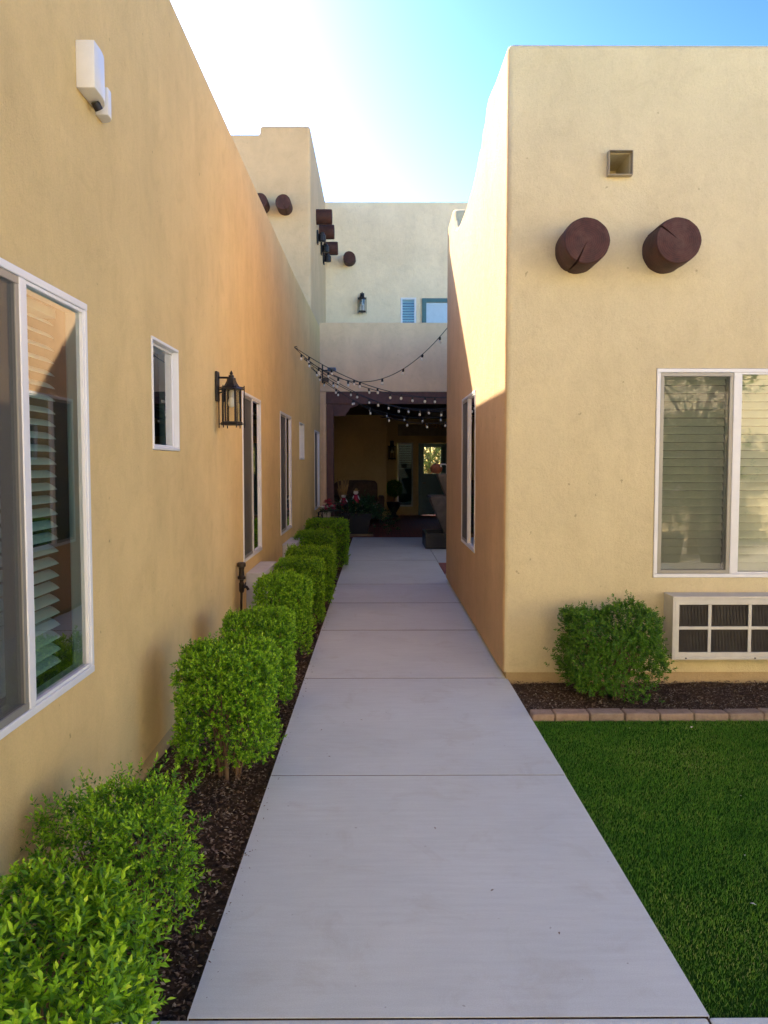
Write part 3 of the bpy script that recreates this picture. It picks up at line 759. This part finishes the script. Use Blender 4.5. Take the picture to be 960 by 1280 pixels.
# floodlight on the corner
fl = thing('floodlight', 'grey-blue floodlight on a post bracket in the corner over the porch', 'floodlight', (-1.1, 17.0, 3.4))
keep(MB().box(-1.16, -1.13, 17.10, 17.13, 3.25, 3.62).box(-1.13, -1.02, 17.06, 17.19, 3.28, 3.36).build('bracket', M_BRONZE, bev=.003), fl)
keep(MB().box(-1.03, -.86, 16.88, 17.06, 3.48, 3.545).build('housing', M_BLUE, bev=.012, smooth=40), fl)
keep(MB().box(-1.01, -.88, 16.872, 16.879, 3.487, 3.537).build('lens', M_GLASS_C), fl)
keep(MB().tube([(-1.13, 17.11, 3.5), (-1.0, 17.05, 3.51)], .012, 6).build('arm', M_BRONZE), fl)

# ------------------------------------------------------------------ string lights
bulb_me = MB().lathe([(.003, -.058), (.014, -.053), (.0195, -.040), (.018, -.026), (.012, -.012)], (0, 0, -.03), 8).mesh('bulb')
bulb_me.shade_smooth(); bulb_me.materials.append(M_BULB)
sock_me = MB().lathe([(.012, -.045), (.015, -.043), (.015, -.008), (.009, 0)], (0, 0, 0), 8).mesh('socket'); sock_me.materials.append(M_WIRE)
def strand(p0, p1, sag, label, spacing=.33, start=.12):
    p0, p1 = Vector(p0), Vector(p1)
    t = thing('string_light', label, 'string lights', p0, 'string lights over the walkway')
    def at(q): return p0.lerp(p1, q) - Vector((0, 0, 4*sag*q*(1-q)))
    N = 40; pts = [at(k/N) for k in range(N+1)]
    keep(MB().tube(pts, .0055, 5).build('wire', M_WIRE), t)
    keep(MB().tube([p0 + Vector((-.02, 0, .0)), p0 + Vector((.035, 0, .01)), p0 + Vector((.04, 0, -.02))], .006, 5).build('hook', M_WIRE), t)
    acc = start; d = 0
    for k in range(N):
        seg = (pts[k+1]-pts[k]).length
        while acc < d + seg:
            q = pts[k].lerp(pts[k+1], (acc-d)/seg)
            s_ = link('socket', sock_me, None); s_.location = q; s_.rotation_euler = (random.uniform(-.15, .15), random.uniform(-.15, .15), 0); keep(s_, t)
            b_ = link('bulb', bulb_me, None, s_); acc += spacing
        d += seg
H = [(XL, 11.96, 3.265), (XL, 13.5, 3.29), (XL, 14.93, 3.31), (XL, 16.7, 3.32)]
strand(H[0], (.96, 11.30, 3.47), .62, 'string of bulbs hooked from the ochre wall to the cream wing corner', .33, .15)
strand(H[0], (3.0, 12.5, 3.32), .72, 'string of bulbs from the hook farthest from the porch across to the side wall', .36, .25)
strand(H[1], (3.0, 12.6, 3.30), .66, 'string of bulbs from the second hook slanting back to the side wall', .36, .10)
strand(H[1], (3.0, 14.0, 3.32), .84, 'string of bulbs from the second hook crossing nearly square to the wall', .36, .30)
strand(H[2], (3.0, 14.1, 3.30), .76, 'string of bulbs from the third hook slanting to the side wall', .36, .12)
strand(H[2], (3.0, 15.6, 3.32), .98, 'string of bulbs sagging lowest before the porch beam', .36, .22)
strand(H[3], (3.0, 15.7, 3.30), .82, 'string of bulbs from the hook beside the floodlight', .36, .15)

# ------------------------------------------------------------------ foliage
def leaves_from_sprigs(P, D, rngl, per, Ll, Lw, sprlen):
    """P base points, D axis directions; each sprig carries `per` leaves in turning pairs"""
    N = len(P); D = D/np.linalg.norm(D, axis=1, keepdims=True)
    ref = np.where(np.abs(D[:, 2:3]) > .9, np.array([[1., 0, 0]]), np.array([[0., 0, 1]]))
    A = np.cross(D, ref); A /= np.linalg.norm(A, axis=1, keepdims=True); B = np.cross(D, A)
    V = []; AG = []
    ph0 = rngl.uniform(0, 2*np.pi, N); sl = sprlen*rngl.uniform(.6, 1.25, N)
    for j in range(per):
        q = j/(per-1); ph = ph0+j*2.4+rngl.normal(0, .25, N)
        out = A*np.cos(ph)[:,None]+B*np.sin(ph)[:,None]
        pitch = .35+.75*q+rngl.normal(0, .15, N)
        dr = out*np.cos(pitch)[:,None]+D*np.sin(pitch)[:,None]
        base = P+D*(sl*q)[:,None]
        L = Ll*rngl.uniform(.7, 1.2, N)*(1-.3*q); w = Lw*rngl.uniform(.8, 1.2, N)*(1-.2*q)
        sd_ = np.cross(dr, D+rngl.normal(0, .2, (N, 3))); sd_ /= np.linalg.norm(sd_, axis=1, keepdims=True)+1e-9
        nr = np.cross(sd_, dr)
        mid = base+dr*(L*.45)[:,None]
        tip = base+dr*L[:,None]-nr*(L*.12)[:,None]
        V.append(np.stack([base, mid+sd_*w[:,None]*.5+nr*(w*.2)[:,None], tip, mid-sd_*w[:,None]*.5+nr*(w*.2)[:,None]], 1))
        AG.append(np.repeat((np.clip(q*.8+rngl.normal(.05, .12, N), 0, 1))[:,None], 4, 1))
    V = np.concatenate(V).reshape(-1, 3); AG = np.concatenate(AG).ravel()
    nl = len(V)//4
    T = ((np.arange(nl)*4)[:,None,None]+np.array([[0,1,2],[0,2,3]])[None]).reshape(-1, 3)
    return V, T, AG
def shrub_mesh(seed, sx, sy, h, z0, nspr, per, Ll, Lw, sprlen, boxy=3.2, loose=.0, hole=0., mat=None, lumpy=1., bare=.75):
    r = np.random.default_rng(seed)
    N = int(nspr*1.3); hz = (h-z0)/2
    ar = np.array([sy*hz, sy*hz, sx*hz, sx*hz, sx*sy*1.1, sx*sy*.25]); fc = r.choice(6, N, p=ar/ar.sum())
    d = r.uniform(-1, 1, (N, 3)); d[np.arange(N), fc//2] = np.where(fc % 2 == 0, 1., -1.)
    d /= np.linalg.norm(d, axis=1, keepdims=True)
    k = (np.abs(d)**boxy).sum(1)**(-1/boxy)                      # superellipsoid radius
    lump = 1+lumpy*.07*np.sin(d[:,0]*5+seed)*np.sin(d[:,1]*6+seed*2)+lumpy*.06*np.sin(d[:,2]*7+d[:,0]*4+seed)
    depth = 1-np.abs(r.normal(0, .075, N))-(r.random(N) < .25)*r.uniform(.1, .5, N)
    stray = (r.random(N) < .03+loose*.12)*r.uniform(.03, .12+loose*.22, N)
    Rr = k*lump*depth+stray
    P = d*Rr[:,None]*np.array([sx, sy, hz])+np.array([0, 0, z0+hz])
    nrm = np.sign(d)*np.abs(d)**(boxy-1)/np.array([sx, sy, hz]); nrm /= np.linalg.norm(nrm, axis=1, keepdims=True)
    D = nrm*.8+np.array([0, 0, .55])+r.normal(0, .38, (N, 3))
    # thin, twiggy patches low down
    hv = np.sin(P[:,0]*11+seed)*np.sin(P[:,1]*9+seed*1.7)*np.sin(P[:,2]*10+seed)
    low = np.clip((z0+.35*(h-z0)-P[:,2])/(h-z0)*2, 0, 1)
    keepm = (r.random(N) > low*bare) & ~((hv > .42-hole*.5) & (r.random(N) < .75))
    P, D = P[keepm][:nspr], D[keepm][:nspr]
    V, T, A = leaves_from_sprigs(P, D, r, per, Ll, Lw, sprlen)
    me = raw_mesh('foliage', V, T, mat or M_LEAF, A)
    # twigs
    tw = MB()
    for j in range(16):
        a = r.uniform(0, 2*np.pi); q = r.uniform(.35, .95)
        e = np.array([math.cos(a)*sx*q, math.sin(a)*sy*q, h*r.uniform(.6, .93)])
        b_ = np.array([math.cos(a)*.05, math.sin(a)*.05, -.06])
        m1 = b_*.55+e*.45+np.array([0, 0, -.04*h]); m1[:2] *= .8
        tw.tube([b_, m1*.6+b_*.4, m1, (m1+e)/2+r.normal(0, .015, 3), e], [.008, .007, .0055, .004, .002], 5)
        for _ in range(3):
            e2 = m1+(e-m1)*r.uniform(.1, .6); a2 = r.uniform(0, 6.28)
            tw.tube([e2, e2+np.array([math.cos(a2)*sx*.3, math.sin(a2)*sy*.3, r.uniform(.02, .14)])], [.0035, .0015], 4)
    tm = tw.mesh('stems'); tm.materials.append(M_BARK)
    return me, tm
def shrub(x, y, meshes, rz, sc, label, group='clipped shrubs along the ochre wall', z=-.03):
    t = thing('shrub', label, 'shrub', (x, y, z), group)
    f = link('foliage', meshes[0], None, t); f['kind'] = 'stuff'
    link('stems', meshes[1], None, t)
    t.rotation_euler.z = rz; t.scale = sc
    return t
near1 = shrub_mesh(3, .31, .33, .50, .06, 1500, 9, .036, .0135, .060, 3.4, .5)
near2 = shrub_mesh(5, .28, .26, .50, .03, 1250, 9, .027, .0105, .058, 2.3, 1.3, .4, None, 1.5)
boxA = shrub_mesh(8, .262, .27, .68, .09, 3000, 8, .025, .0115, .034, 6.0, .2, .15, None, .8, .65)
boxB = shrub_mesh(13, .262, .27, .68, .07, 3000, 8, .025, .0115, .032, 8.0, .1, 0, None, .6, .45)
boxC = shrub_mesh(21, .265, .28, .69, .05, 3200, 7, .025, .0115, .028, 10.0, .0, 0, None, .4, .2)
dark = shrub_mesh(31, .315, .24, .61, .02, 3000, 8, .026, .0115, .038, 4.0, .5, .25, M_LEAF2, 1.4, .6)
g_ = None
shrub(-.92, 1.96, near1, .3, (1.0, 1, 1.0), 'bright leafy shrub at the cross path end of the row')
shrub(-.90, 2.80, near2, 1.1, (.88, .90, .98), 'loose straggling shrub with stray twigs below the large slider window')
shrub(-.79, 4.28, boxA, 0, (.88, .85, 1), 'boxy shrub with bare brown stems below the small square window')
shrub(-.79, 5.42, boxB, .05, (.80, .76, .95), 'boxy shrub before the wall lantern, between bare-stemmed and tap-side shrubs')
shrub(-.78, 6.82, boxA, 3.1, (.80, .70, 1.02), 'rounded boxy shrub beside the brass tap')
shrub(-.79, 8.25, boxC, 0, (.86, .84, .97), 'neatly squared shrub in front of the first air conditioner box')
shrub(-.77, 9.25, boxB, 3.2, (.92, .8, 1.0), 'squared shrub just past the first air conditioner box')
shrub(-.85, 11.1, boxC, 3.14, (.95, 1, 1.03), 'neatly squared shrub beside the second air conditioner box')
shrub(-.79, 12.75, boxC, 1.57, (1.05, 1.1, 1.1), 'tall squared shrub at the chair end of the row')
shrub(1.63, 5.72, dark, .1, (1, 1, 1), 'dark green shrub against the cream wall beside the air conditioner', None)

# ------------------------------------------------------------------ chairs, table, flowers
def chair(x, y, rz, label):
    t = thing('metal_chair', label, 'chair', (x, y, 0), 'black metal patio chairs')
    for sx in (-1, 1):
        MB().tube([(sx*.25, .22, 0), (sx*.24, .20, .43)], .012, 8).build('leg', M_BLACK, t)
        MB().tube([(sx*.25, -.28, 0), (sx*.24, -.22, .43), (sx*.235, -.26, .60), (sx*.21, -.30, .78), (sx*.17, -.305, .80)], .012, 8).build('leg', M_BLACK, t)
        MB().tube([(sx*.24, -.25, .58), (sx*.27, -.05, .63), (sx*.27, .14, .63), (sx*.245, .21, .44)], .011, 8).build('armrest', M_BLACK, t)
    MB().tube([(-.17, -.305, .80), (0, -.315, .81), (.17, -.305, .80)], .012, 8).build('top_rail', M_BLACK, t)
    MB().box(-.24, .24, -.23, .22, .42, .445).build('seat', M_BLACK, t, bev=.008)
    for k in range(5):
        u = -.15 + k*.075
        MB().tube([(u, -.225, .44), (u, -.26, .6), (u*.95, -.303, .795)], .006, 6).build('back_bar', M_BLACK, t)
    t.rotation_euler.z = rz
chair(-.80, 14.3, 0.0, 'black metal chair with its back to the shrub row')
chair(-.83, 16.1, math.pi, 'black metal chair with its back to the porch')
tb = thing('patio_table', 'small round black metal table between the two chairs', 'table', (-.93, 15.15, 0))
MB().lathe([(.27, .60), (.28, .605), (.28, .62), (.27, .625)], (0, 0, 0), 24).build('top', M_BLACK, tb)
for k in range(3):
    a = k*2.1; MB().tube([(.2*math.cos(a), .2*math.sin(a), 0), (.05*math.cos(a), .05*math.sin(a), .35), (.18*math.cos(a), .18*math.sin(a), .6)], .01, 6).build('leg', M_BLACK, tb)
fp = thing('flower_pot', 'pot of red, pink and white flowers on the small table', 'flowers', (-.95, 15.1, .625))
MB().lathe([(.07, 0), (.10, .10), (.11, .11), (.10, .11)], (0, 0, 0), 16).build('pot', M_TAG, fp, smooth=40)
def blossom(c, r, mat, parent, name='blossom'):
    mb = MB(); R0 = random.random()*6
    for ring, (cnt, rr, zz) in enumerate(((7, r, .0), (6, r*.75, r*.35), (4, r*.4, r*.6))):
        for k in range(cnt):
            a = R0 + 2*math.pi*k/cnt + ring*.4
            p0 = Vector(c); d = Vector((math.cos(a), math.sin(a), 0)); sd_ = Vector((-d.y, d.x, 0))
            mb.add([p0 + Vector((0, 0, zz*.5)), p0 + d*rr*.6 + sd_*rr*.38 + Vector((0, 0, zz+r*.2)), p0 + d*rr + Vector((0, 0, zz+r*.1)), p0 + d*rr*.6 - sd_*rr*.38 + Vector((0, 0, zz+r*.2))], [(0, 1, 2, 3)])
    return mb.build(name, mat, parent)
for k in range(16):
    a = random.uniform(0, 6.28); q = random.uniform(.02, .16)
    blossom((q*math.cos(a), q*math.sin(a), .14 + random.uniform(0, .06)), random.uniform(.035, .055), random.choice([M_WHITE, M_WHITE, M_PINK]), fp)
for k in range(5):
    a = k*1.3; blossom((.03+.05*math.cos(a), .05*math.sin(a), .22+.02*k), .055, M_RED, fp)
r_ = np.random.default_rng(4); Pn = r_.normal(0, .07, (60, 3))*np.array([1, 1, .4])+np.array([0, 0, .11]); Dn = Pn*np.array([3, 3, 1])+np.array([0, 0, .1])
V_, T_, A_ = leaves_from_sprigs(Pn, Dn, r_, 5, .04, .02, .05); o = link('leaves', raw_mesh('leaves', V_, T_, M_FLEAF, A_), None, fp); o['kind'] = 'stuff'

# planter with plants
pl = thing('planter', 'black tapered square planter full of leafy plants before the porch', 'planter', (-.48, 18.45, 0))
MB().lathe([(.30, .05), (.40, .47), (.42, .475), (.42, .50), (.38, .50), (.37, .44)], (0, 0, 0), 4, math.pi/4, 1.15, 1).build('pot', M_POT, pl, bev=.008)
MB().box(-.36, .36, -.31, .31, 0.004, .05).build('plinth', M_CUSH, pl)
r_ = np.random.default_rng(9); Nn = 420
Pn = r_.normal(0, 1, (Nn, 3))*np.array([.26, .17, .10])+np.array([.16, 0, .62]); Pn[:, 2] -= np.clip(Pn[:, 0]-.25, 0, 1)*.7
Dn = (Pn-np.array([.1, 0, .4]))+r_.normal(0, .12, (Nn, 3))+np.array([0, 0, .15])
V_, T_, A_ = leaves_from_sprigs(Pn, Dn, r_, 6, .06, .035, .10); o = link('foliage', raw_mesh('foliage', V_, T_, M_FLEAF, A_), None, pl); o['kind'] = 'stuff'
for k in range(14):
    blossom((r_.uniform(-.1, .5), r_.uniform(-.25, -.1), r_.uniform(.55, .75)), .018, M_WHITE, pl)
def figurine(x, y, z, h, label):
    t = thing('garden_figurine', label, 'figurine', (x, y, z), 'stake figures in the planter')
    MB().tube([(0, 0, 0), (0, 0, h*.5)], .006, 6).build('stake', M_STRAW, t)
    MB().lathe([(.03, h*.40), (.075, h*.42), (.06, h*.58), (.045, h*.72), (.02, h*.76)], (0, 0, 0), 10).build('dress', M_RED, t, smooth=40)
    MB().lathe([(.01, h*.74), (.045, h*.78), (.055, h*.84), (.045, h*.9), (.01, h*.93)], (0, 0, 0), 12).build('head', M_WHITE, t, smooth=50)
    MB().lathe([(.075, h*.895), (.077, h*.905), (.04, h*.915), (.03, h*.97), (.006, h)], (0.01, 0, 0), 12).build('hat', M_STRAW, t, smooth=40)
    for s_ in (-1, 1): MB().tube([(s_*.04, 0, h*.70), (s_*.085, -.02, h*.56)], [.018, .012], 6).build('arm', M_WHITE, t)
figurine(-.50, 18.35, .48, .58, 'red and white stake figure standing in the planter leaves')
figurine(-.77, 18.38, .48, .48, 'red and white stake figure beside the straw bunch')
st_ = thing('straw_bunch', 'tuft of dry straw stuck in the planter', 'straw', (-.80, 18.5, .48))
mb = MB()
for k in range(40):
    a, q = random.uniform(0, 6.28), random.uniform(.02, .16)
    mb.tube([(0, 0, 0), (q*.5*math.cos(a), q*.5*math.sin(a), .35), (q*math.cos(a), q*math.sin(a), random.uniform(.55, .8))], [.004, .004, .007], 4)
mb.build('stalks', M_STRAW, st_)

# fountain
fo = thing('tiered_fountain', 'stone fountain of stacked inverted pyramid bowls in a dark basin', 'fountain', (1.42, 16.0, 0))
def sq(prof, name, mat, inner=None):
    p_ = list(prof) + (inner or [])
    return MB().lathe(p_, (0, 0, 0), 4, math.pi/4).build(name, mat, fo, bev=.006)
r2 = math.sqrt(2)
sq([(.54*r2, .004), (.54*r2, .29), (.49*r2, .29), (.49*r2, .20)], 'basin', M_DKSTONE)
sq([(.13*r2, .20), (.44*r2, .94), (.45*r2, .985), (.41*r2, .985), (.39*r2, .93)], 'lower_bowl', M_STONE)
sq([(.10*r2, .92), (.29*r2, 1.37), (.295*r2, 1.405), (.265*r2, 1.405), (.25*r2, 1.36)], 'upper_bowl', M_STONE)
sq([(.05*r2, 1.35), (.05*r2, 1.62), (.02*r2, 1.63)], 'spout_post', M_STONE)
gd = thing('round_gourd', 'round rust-coloured gourd resting on the upper fountain bowl', 'gourd', (1.10, 15.75, 1.40))
mb = MB(); N = 24
for i in range(9):
    ph = math.pi*i/8
    for k in range(N):
        a = 2*math.pi*k/N; q = .115*math.sin(ph)*(1-.07*abs(math.sin(4*a)))+.001
        mb.v.append((q*math.cos(a), q*math.sin(a), .105-.105*math.cos(ph)*(1-.12*math.cos(ph)**8)))
for i in range(8):
    for k in range(N): mb.f.append([i*N+k, i*N+(k+1) % N, (i+1)*N+(k+1) % N, (i+1)*N+k])
mb.build('body', M_RUST, gd, smooth=60)
MB().tube([(0, 0, .19), (.01, 0, .23), (.03, 0, .25)], [.016, .011, .013], 7).build('stalk', M_STRAW, gd)
sp_ = thing('water_spout', 'pale bent tap pipe over the upper fountain bowl', 'spout', (1.30, 15.72, 1.40))
MB().tube([(0, 0, 0), (0, 0, .16), (-.03, -.02, .19), (-.12, -.06, .19)], .012, 8).build('pipe', M_WHITE, sp_)
MB().tube([(-.12, -.06, .195), (-.12, -.06, .14)], .016, 8).build('nozzle', M_WHITE, sp_)

# sofa, topiary, fan inside the porch
sf = thing('wicker_sofa', 'dark wicker sofa with tan cushions against the gold porch wall', 'sofa', (-.55, 22.7, 0))
MB().box(-.72, .66, -.40, .42, .10, .40).build('base', M_FAB, sf, bev=.03)
pts = [(-.72, .62), (-.70, 1.02), (-.60, 1.11), (-.3, 1.14), (.2, 1.14), (.46, 1.12), (.52, 1.04), (.53, .62)]
k = len(pts); mb = MB(); mb.add([(x, .24, z) for x, z in pts]+[(x, .42, z+.0) for x, z in pts], [list(range(k)), list(range(k, 2*k))[::-1]]+[[i, k+i, k+(i+1) % k, (i+1) % k] for i in range(k)])
mb.build('backrest', M_FAB, sf, bev=.03, smooth=50)
MB().box(-.72, .53, .22, .42, .38, .64).build('back_base', M_FAB, sf)
for x in (-.72, .54): MB().box(x, x+.17, -.40, .40, .38, .72).build('armrest', M_FAB, sf, bev=.04)
for x in (-.54, .02): MB().box(x, x+.53, -.38, .22, .40, .53).build('seat_cushion', M_CUSH, sf, bev=.04)
for x in (-.68, .6):
    for y in (-.36, .36): MB().box(x-.025, x+.025, y-.025, y+.025, .004, .10).build('leg', M_BLACK, sf)
tp_ = thing('potted_topiary', 'dark ball topiary in an urn beside the narrow porch window', 'plant', (.46, 24.6, 0))
MB().lathe([(.14, .004), (.15, .03), (.08, .08), (.07, .14), (.17, .30), (.21, .42), (.24, .44), (.22, .46), (.18, .45)], (0, 0, 0), 16).build('urn', M_POT, tp_, smooth=40)
MB().tube([(0, 0, .42), (.01, 0, .7)], .02, 8).build('trunk', M_BARK, tp_)
r_ = np.random.default_rng(2); d = r_.normal(0, 1, (900, 3)); d /= np.linalg.norm(d, axis=1, keepdims=True)
V_, T_, A_ = leaves_from_sprigs(d*.23*(1-np.abs(r_.normal(0, .12, 900)))[:, None]+np.array([0, 0, .86]), d+r_.normal(0, .3, (900, 3)), r_, 5, .035, .016, .04)
o = link('foliage', raw_mesh('foliage', V_, T_, M_LEAF2, A_), None, tp_); o['kind'] = 'stuff'
fn = thing('ceiling_fan', 'dark ceiling fan hanging in the shaded porch', 'fan', (.7, 21.2, 2.98))
MB().lathe([(.05, 0), (.06, -.04), (.014, -.06), (.014, -.13), (.09, -.15), (.10, -.22), (.05, -.25)], (0, 0, 0), 16).build('motor', M_BRONZE, fn, smooth=40)
for k in range(5):
    a = .2 + k*2*math.pi/5
    MB().box(.10, .68, -.065, .065, -.197, -.188).xform(Matrix.Rotation(a, 4, 'Z') @ Matrix.Rotation(.15, 4, 'X')).build('blade', M_DARKWOOD, fn)
gl = thing('garland', 'dry leaf garland along the porch header panel', 'garland', (1.4, 25.45, 2.5))
r_ = np.random.default_rng(6); Nn = 260; xx = r_.uniform(-.1, 2.3, Nn)
Pn = np.stack([xx, r_.normal(0, .015, Nn), .18+.10*np.cos(xx*2.4)+r_.normal(0, .035, Nn)], -1)
V_, T_, A_ = leaves_from_sprigs(Pn, r_.normal(0, 1, (Nn, 3))+np.array([0, -.8, 0]), r_, 4, .06, .03, .04)
o = link('leaves', raw_mesh('leaves', V_, T_, M_STRAW, A_), None, gl); o['kind'] = 'stuff'
MB().tube([(-.1+2.4*k/12, 0, .18+.10*math.cos((-.1+2.4*k/12)*2.4)) for k in range(13)], .008, 5).build('cord', M_BARK, gl)

# ------------------------------------------------------------------ beyond the porch door and behind the viewer
def tree(x, y, h, cr, label, seed, n_=1500):
    t = thing('garden_tree', label, 'tree', (x, y, -.16)); r = np.random.default_rng(seed)
    mb = MB(); mb.tube([(0, 0, 0), (.05, .03, h*.25), (-.04, .06, h*.5), (.05, 0, h*.8)], [.11, .09, .06, .02], 10)
    cl = []
    for k in range(14):
        a = r.uniform(0, 6.28); q = r.uniform(.35, .95)*cr; z = r.uniform(.36, .98)*h
        e = (q*math.cos(a), q*math.sin(a), z); cl.append(e)
        zb = max(.22*h, z-.35*h); mb.tube([(0, .02, zb), (e[0]*.5, e[1]*.5, (zb+z)/2+.1), e], [.045, .03, .012], 6)
    mb.build('trunk', M_BARK, t, smooth=60)
    cl = np.array(cl+[(0, 0, h*.95)]); idx = r.integers(0, len(cl), n_)
    Pn = cl[idx]+r.normal(0, .27*cr, (n_, 3))*np.array([1, 1, .8]); Dn = r.normal(0, 1, (n_, 3))+np.array([0, 0, .3])
    V_, T_, A_ = leaves_from_sprigs(Pn, Dn, r, 8, .085, .035, .16)
    o = link('crown', raw_mesh('crown', V_, T_, M_TREE, A_), None, t); o['kind'] = 'stuff'
tree(1.9, 30.5, 3.4, 1.5, 'green garden tree seen through the porch door glass', 41, 4200)
tree(5.75, -2.9, 3.7, .95, 'slender leafy tree mirrored in the cream wing window', 43, 2600)
def potted(x, y, label, seed, white):
    t = thing('potted_plant', label, 'plant', (x, y, -.05)); r = np.random.default_rng(seed)
    MB().lathe([(.17, 0), (.24, .42), (.26, .43), (.26, .48), (.22, .48), (.21, .42)], (0, 0, 0), 20).build('pot', M_POT, t, smooth=40)
    P_ = r.normal(0, 1, (160, 3))*np.array([.15, .15, .22])+np.array([0, 0, .85]); P_[:, 2] = np.maximum(P_[:, 2], .46)
    V_, T_, A_ = leaves_from_sprigs(P_, P_-np.array([0, 0, .3])+r.normal(0, .15, (160, 3)), r, 6, .07, .035, .10)
    o = link('foliage', raw_mesh('foliage', V_, T_, M_FLEAF, A_), None, t); o['kind'] = 'stuff'
    MB().tube([(0, 0, .4), (.02, 0, .9)], .015, 6).build('stem', M_BARK, t)
    if white:
        for _ in range(22): blossom((r.normal(0, .13), r.normal(0, .13), r.uniform(.8, 1.3)), .06, M_WHITE, t)
potted(5.62, -1.7, 'leafy potted shrub mirrored in the cream wing window', 3, False)
potted(4.9, -1.7, 'white flowering potted plant mirrored in the cream wing window', 5, True)
rear = thing('sunlit_wing', 'sunlit yellow stucco wing across the cross path, mirrored in windows', 'building', (9, -7, 0))
keep(solid('wall', [(-4, -.15), (24, -.15), (24, 5.4), (-4, 5.4)], 'y', -12, -5.4, M_REAR, None, (), bev=.06), rear)
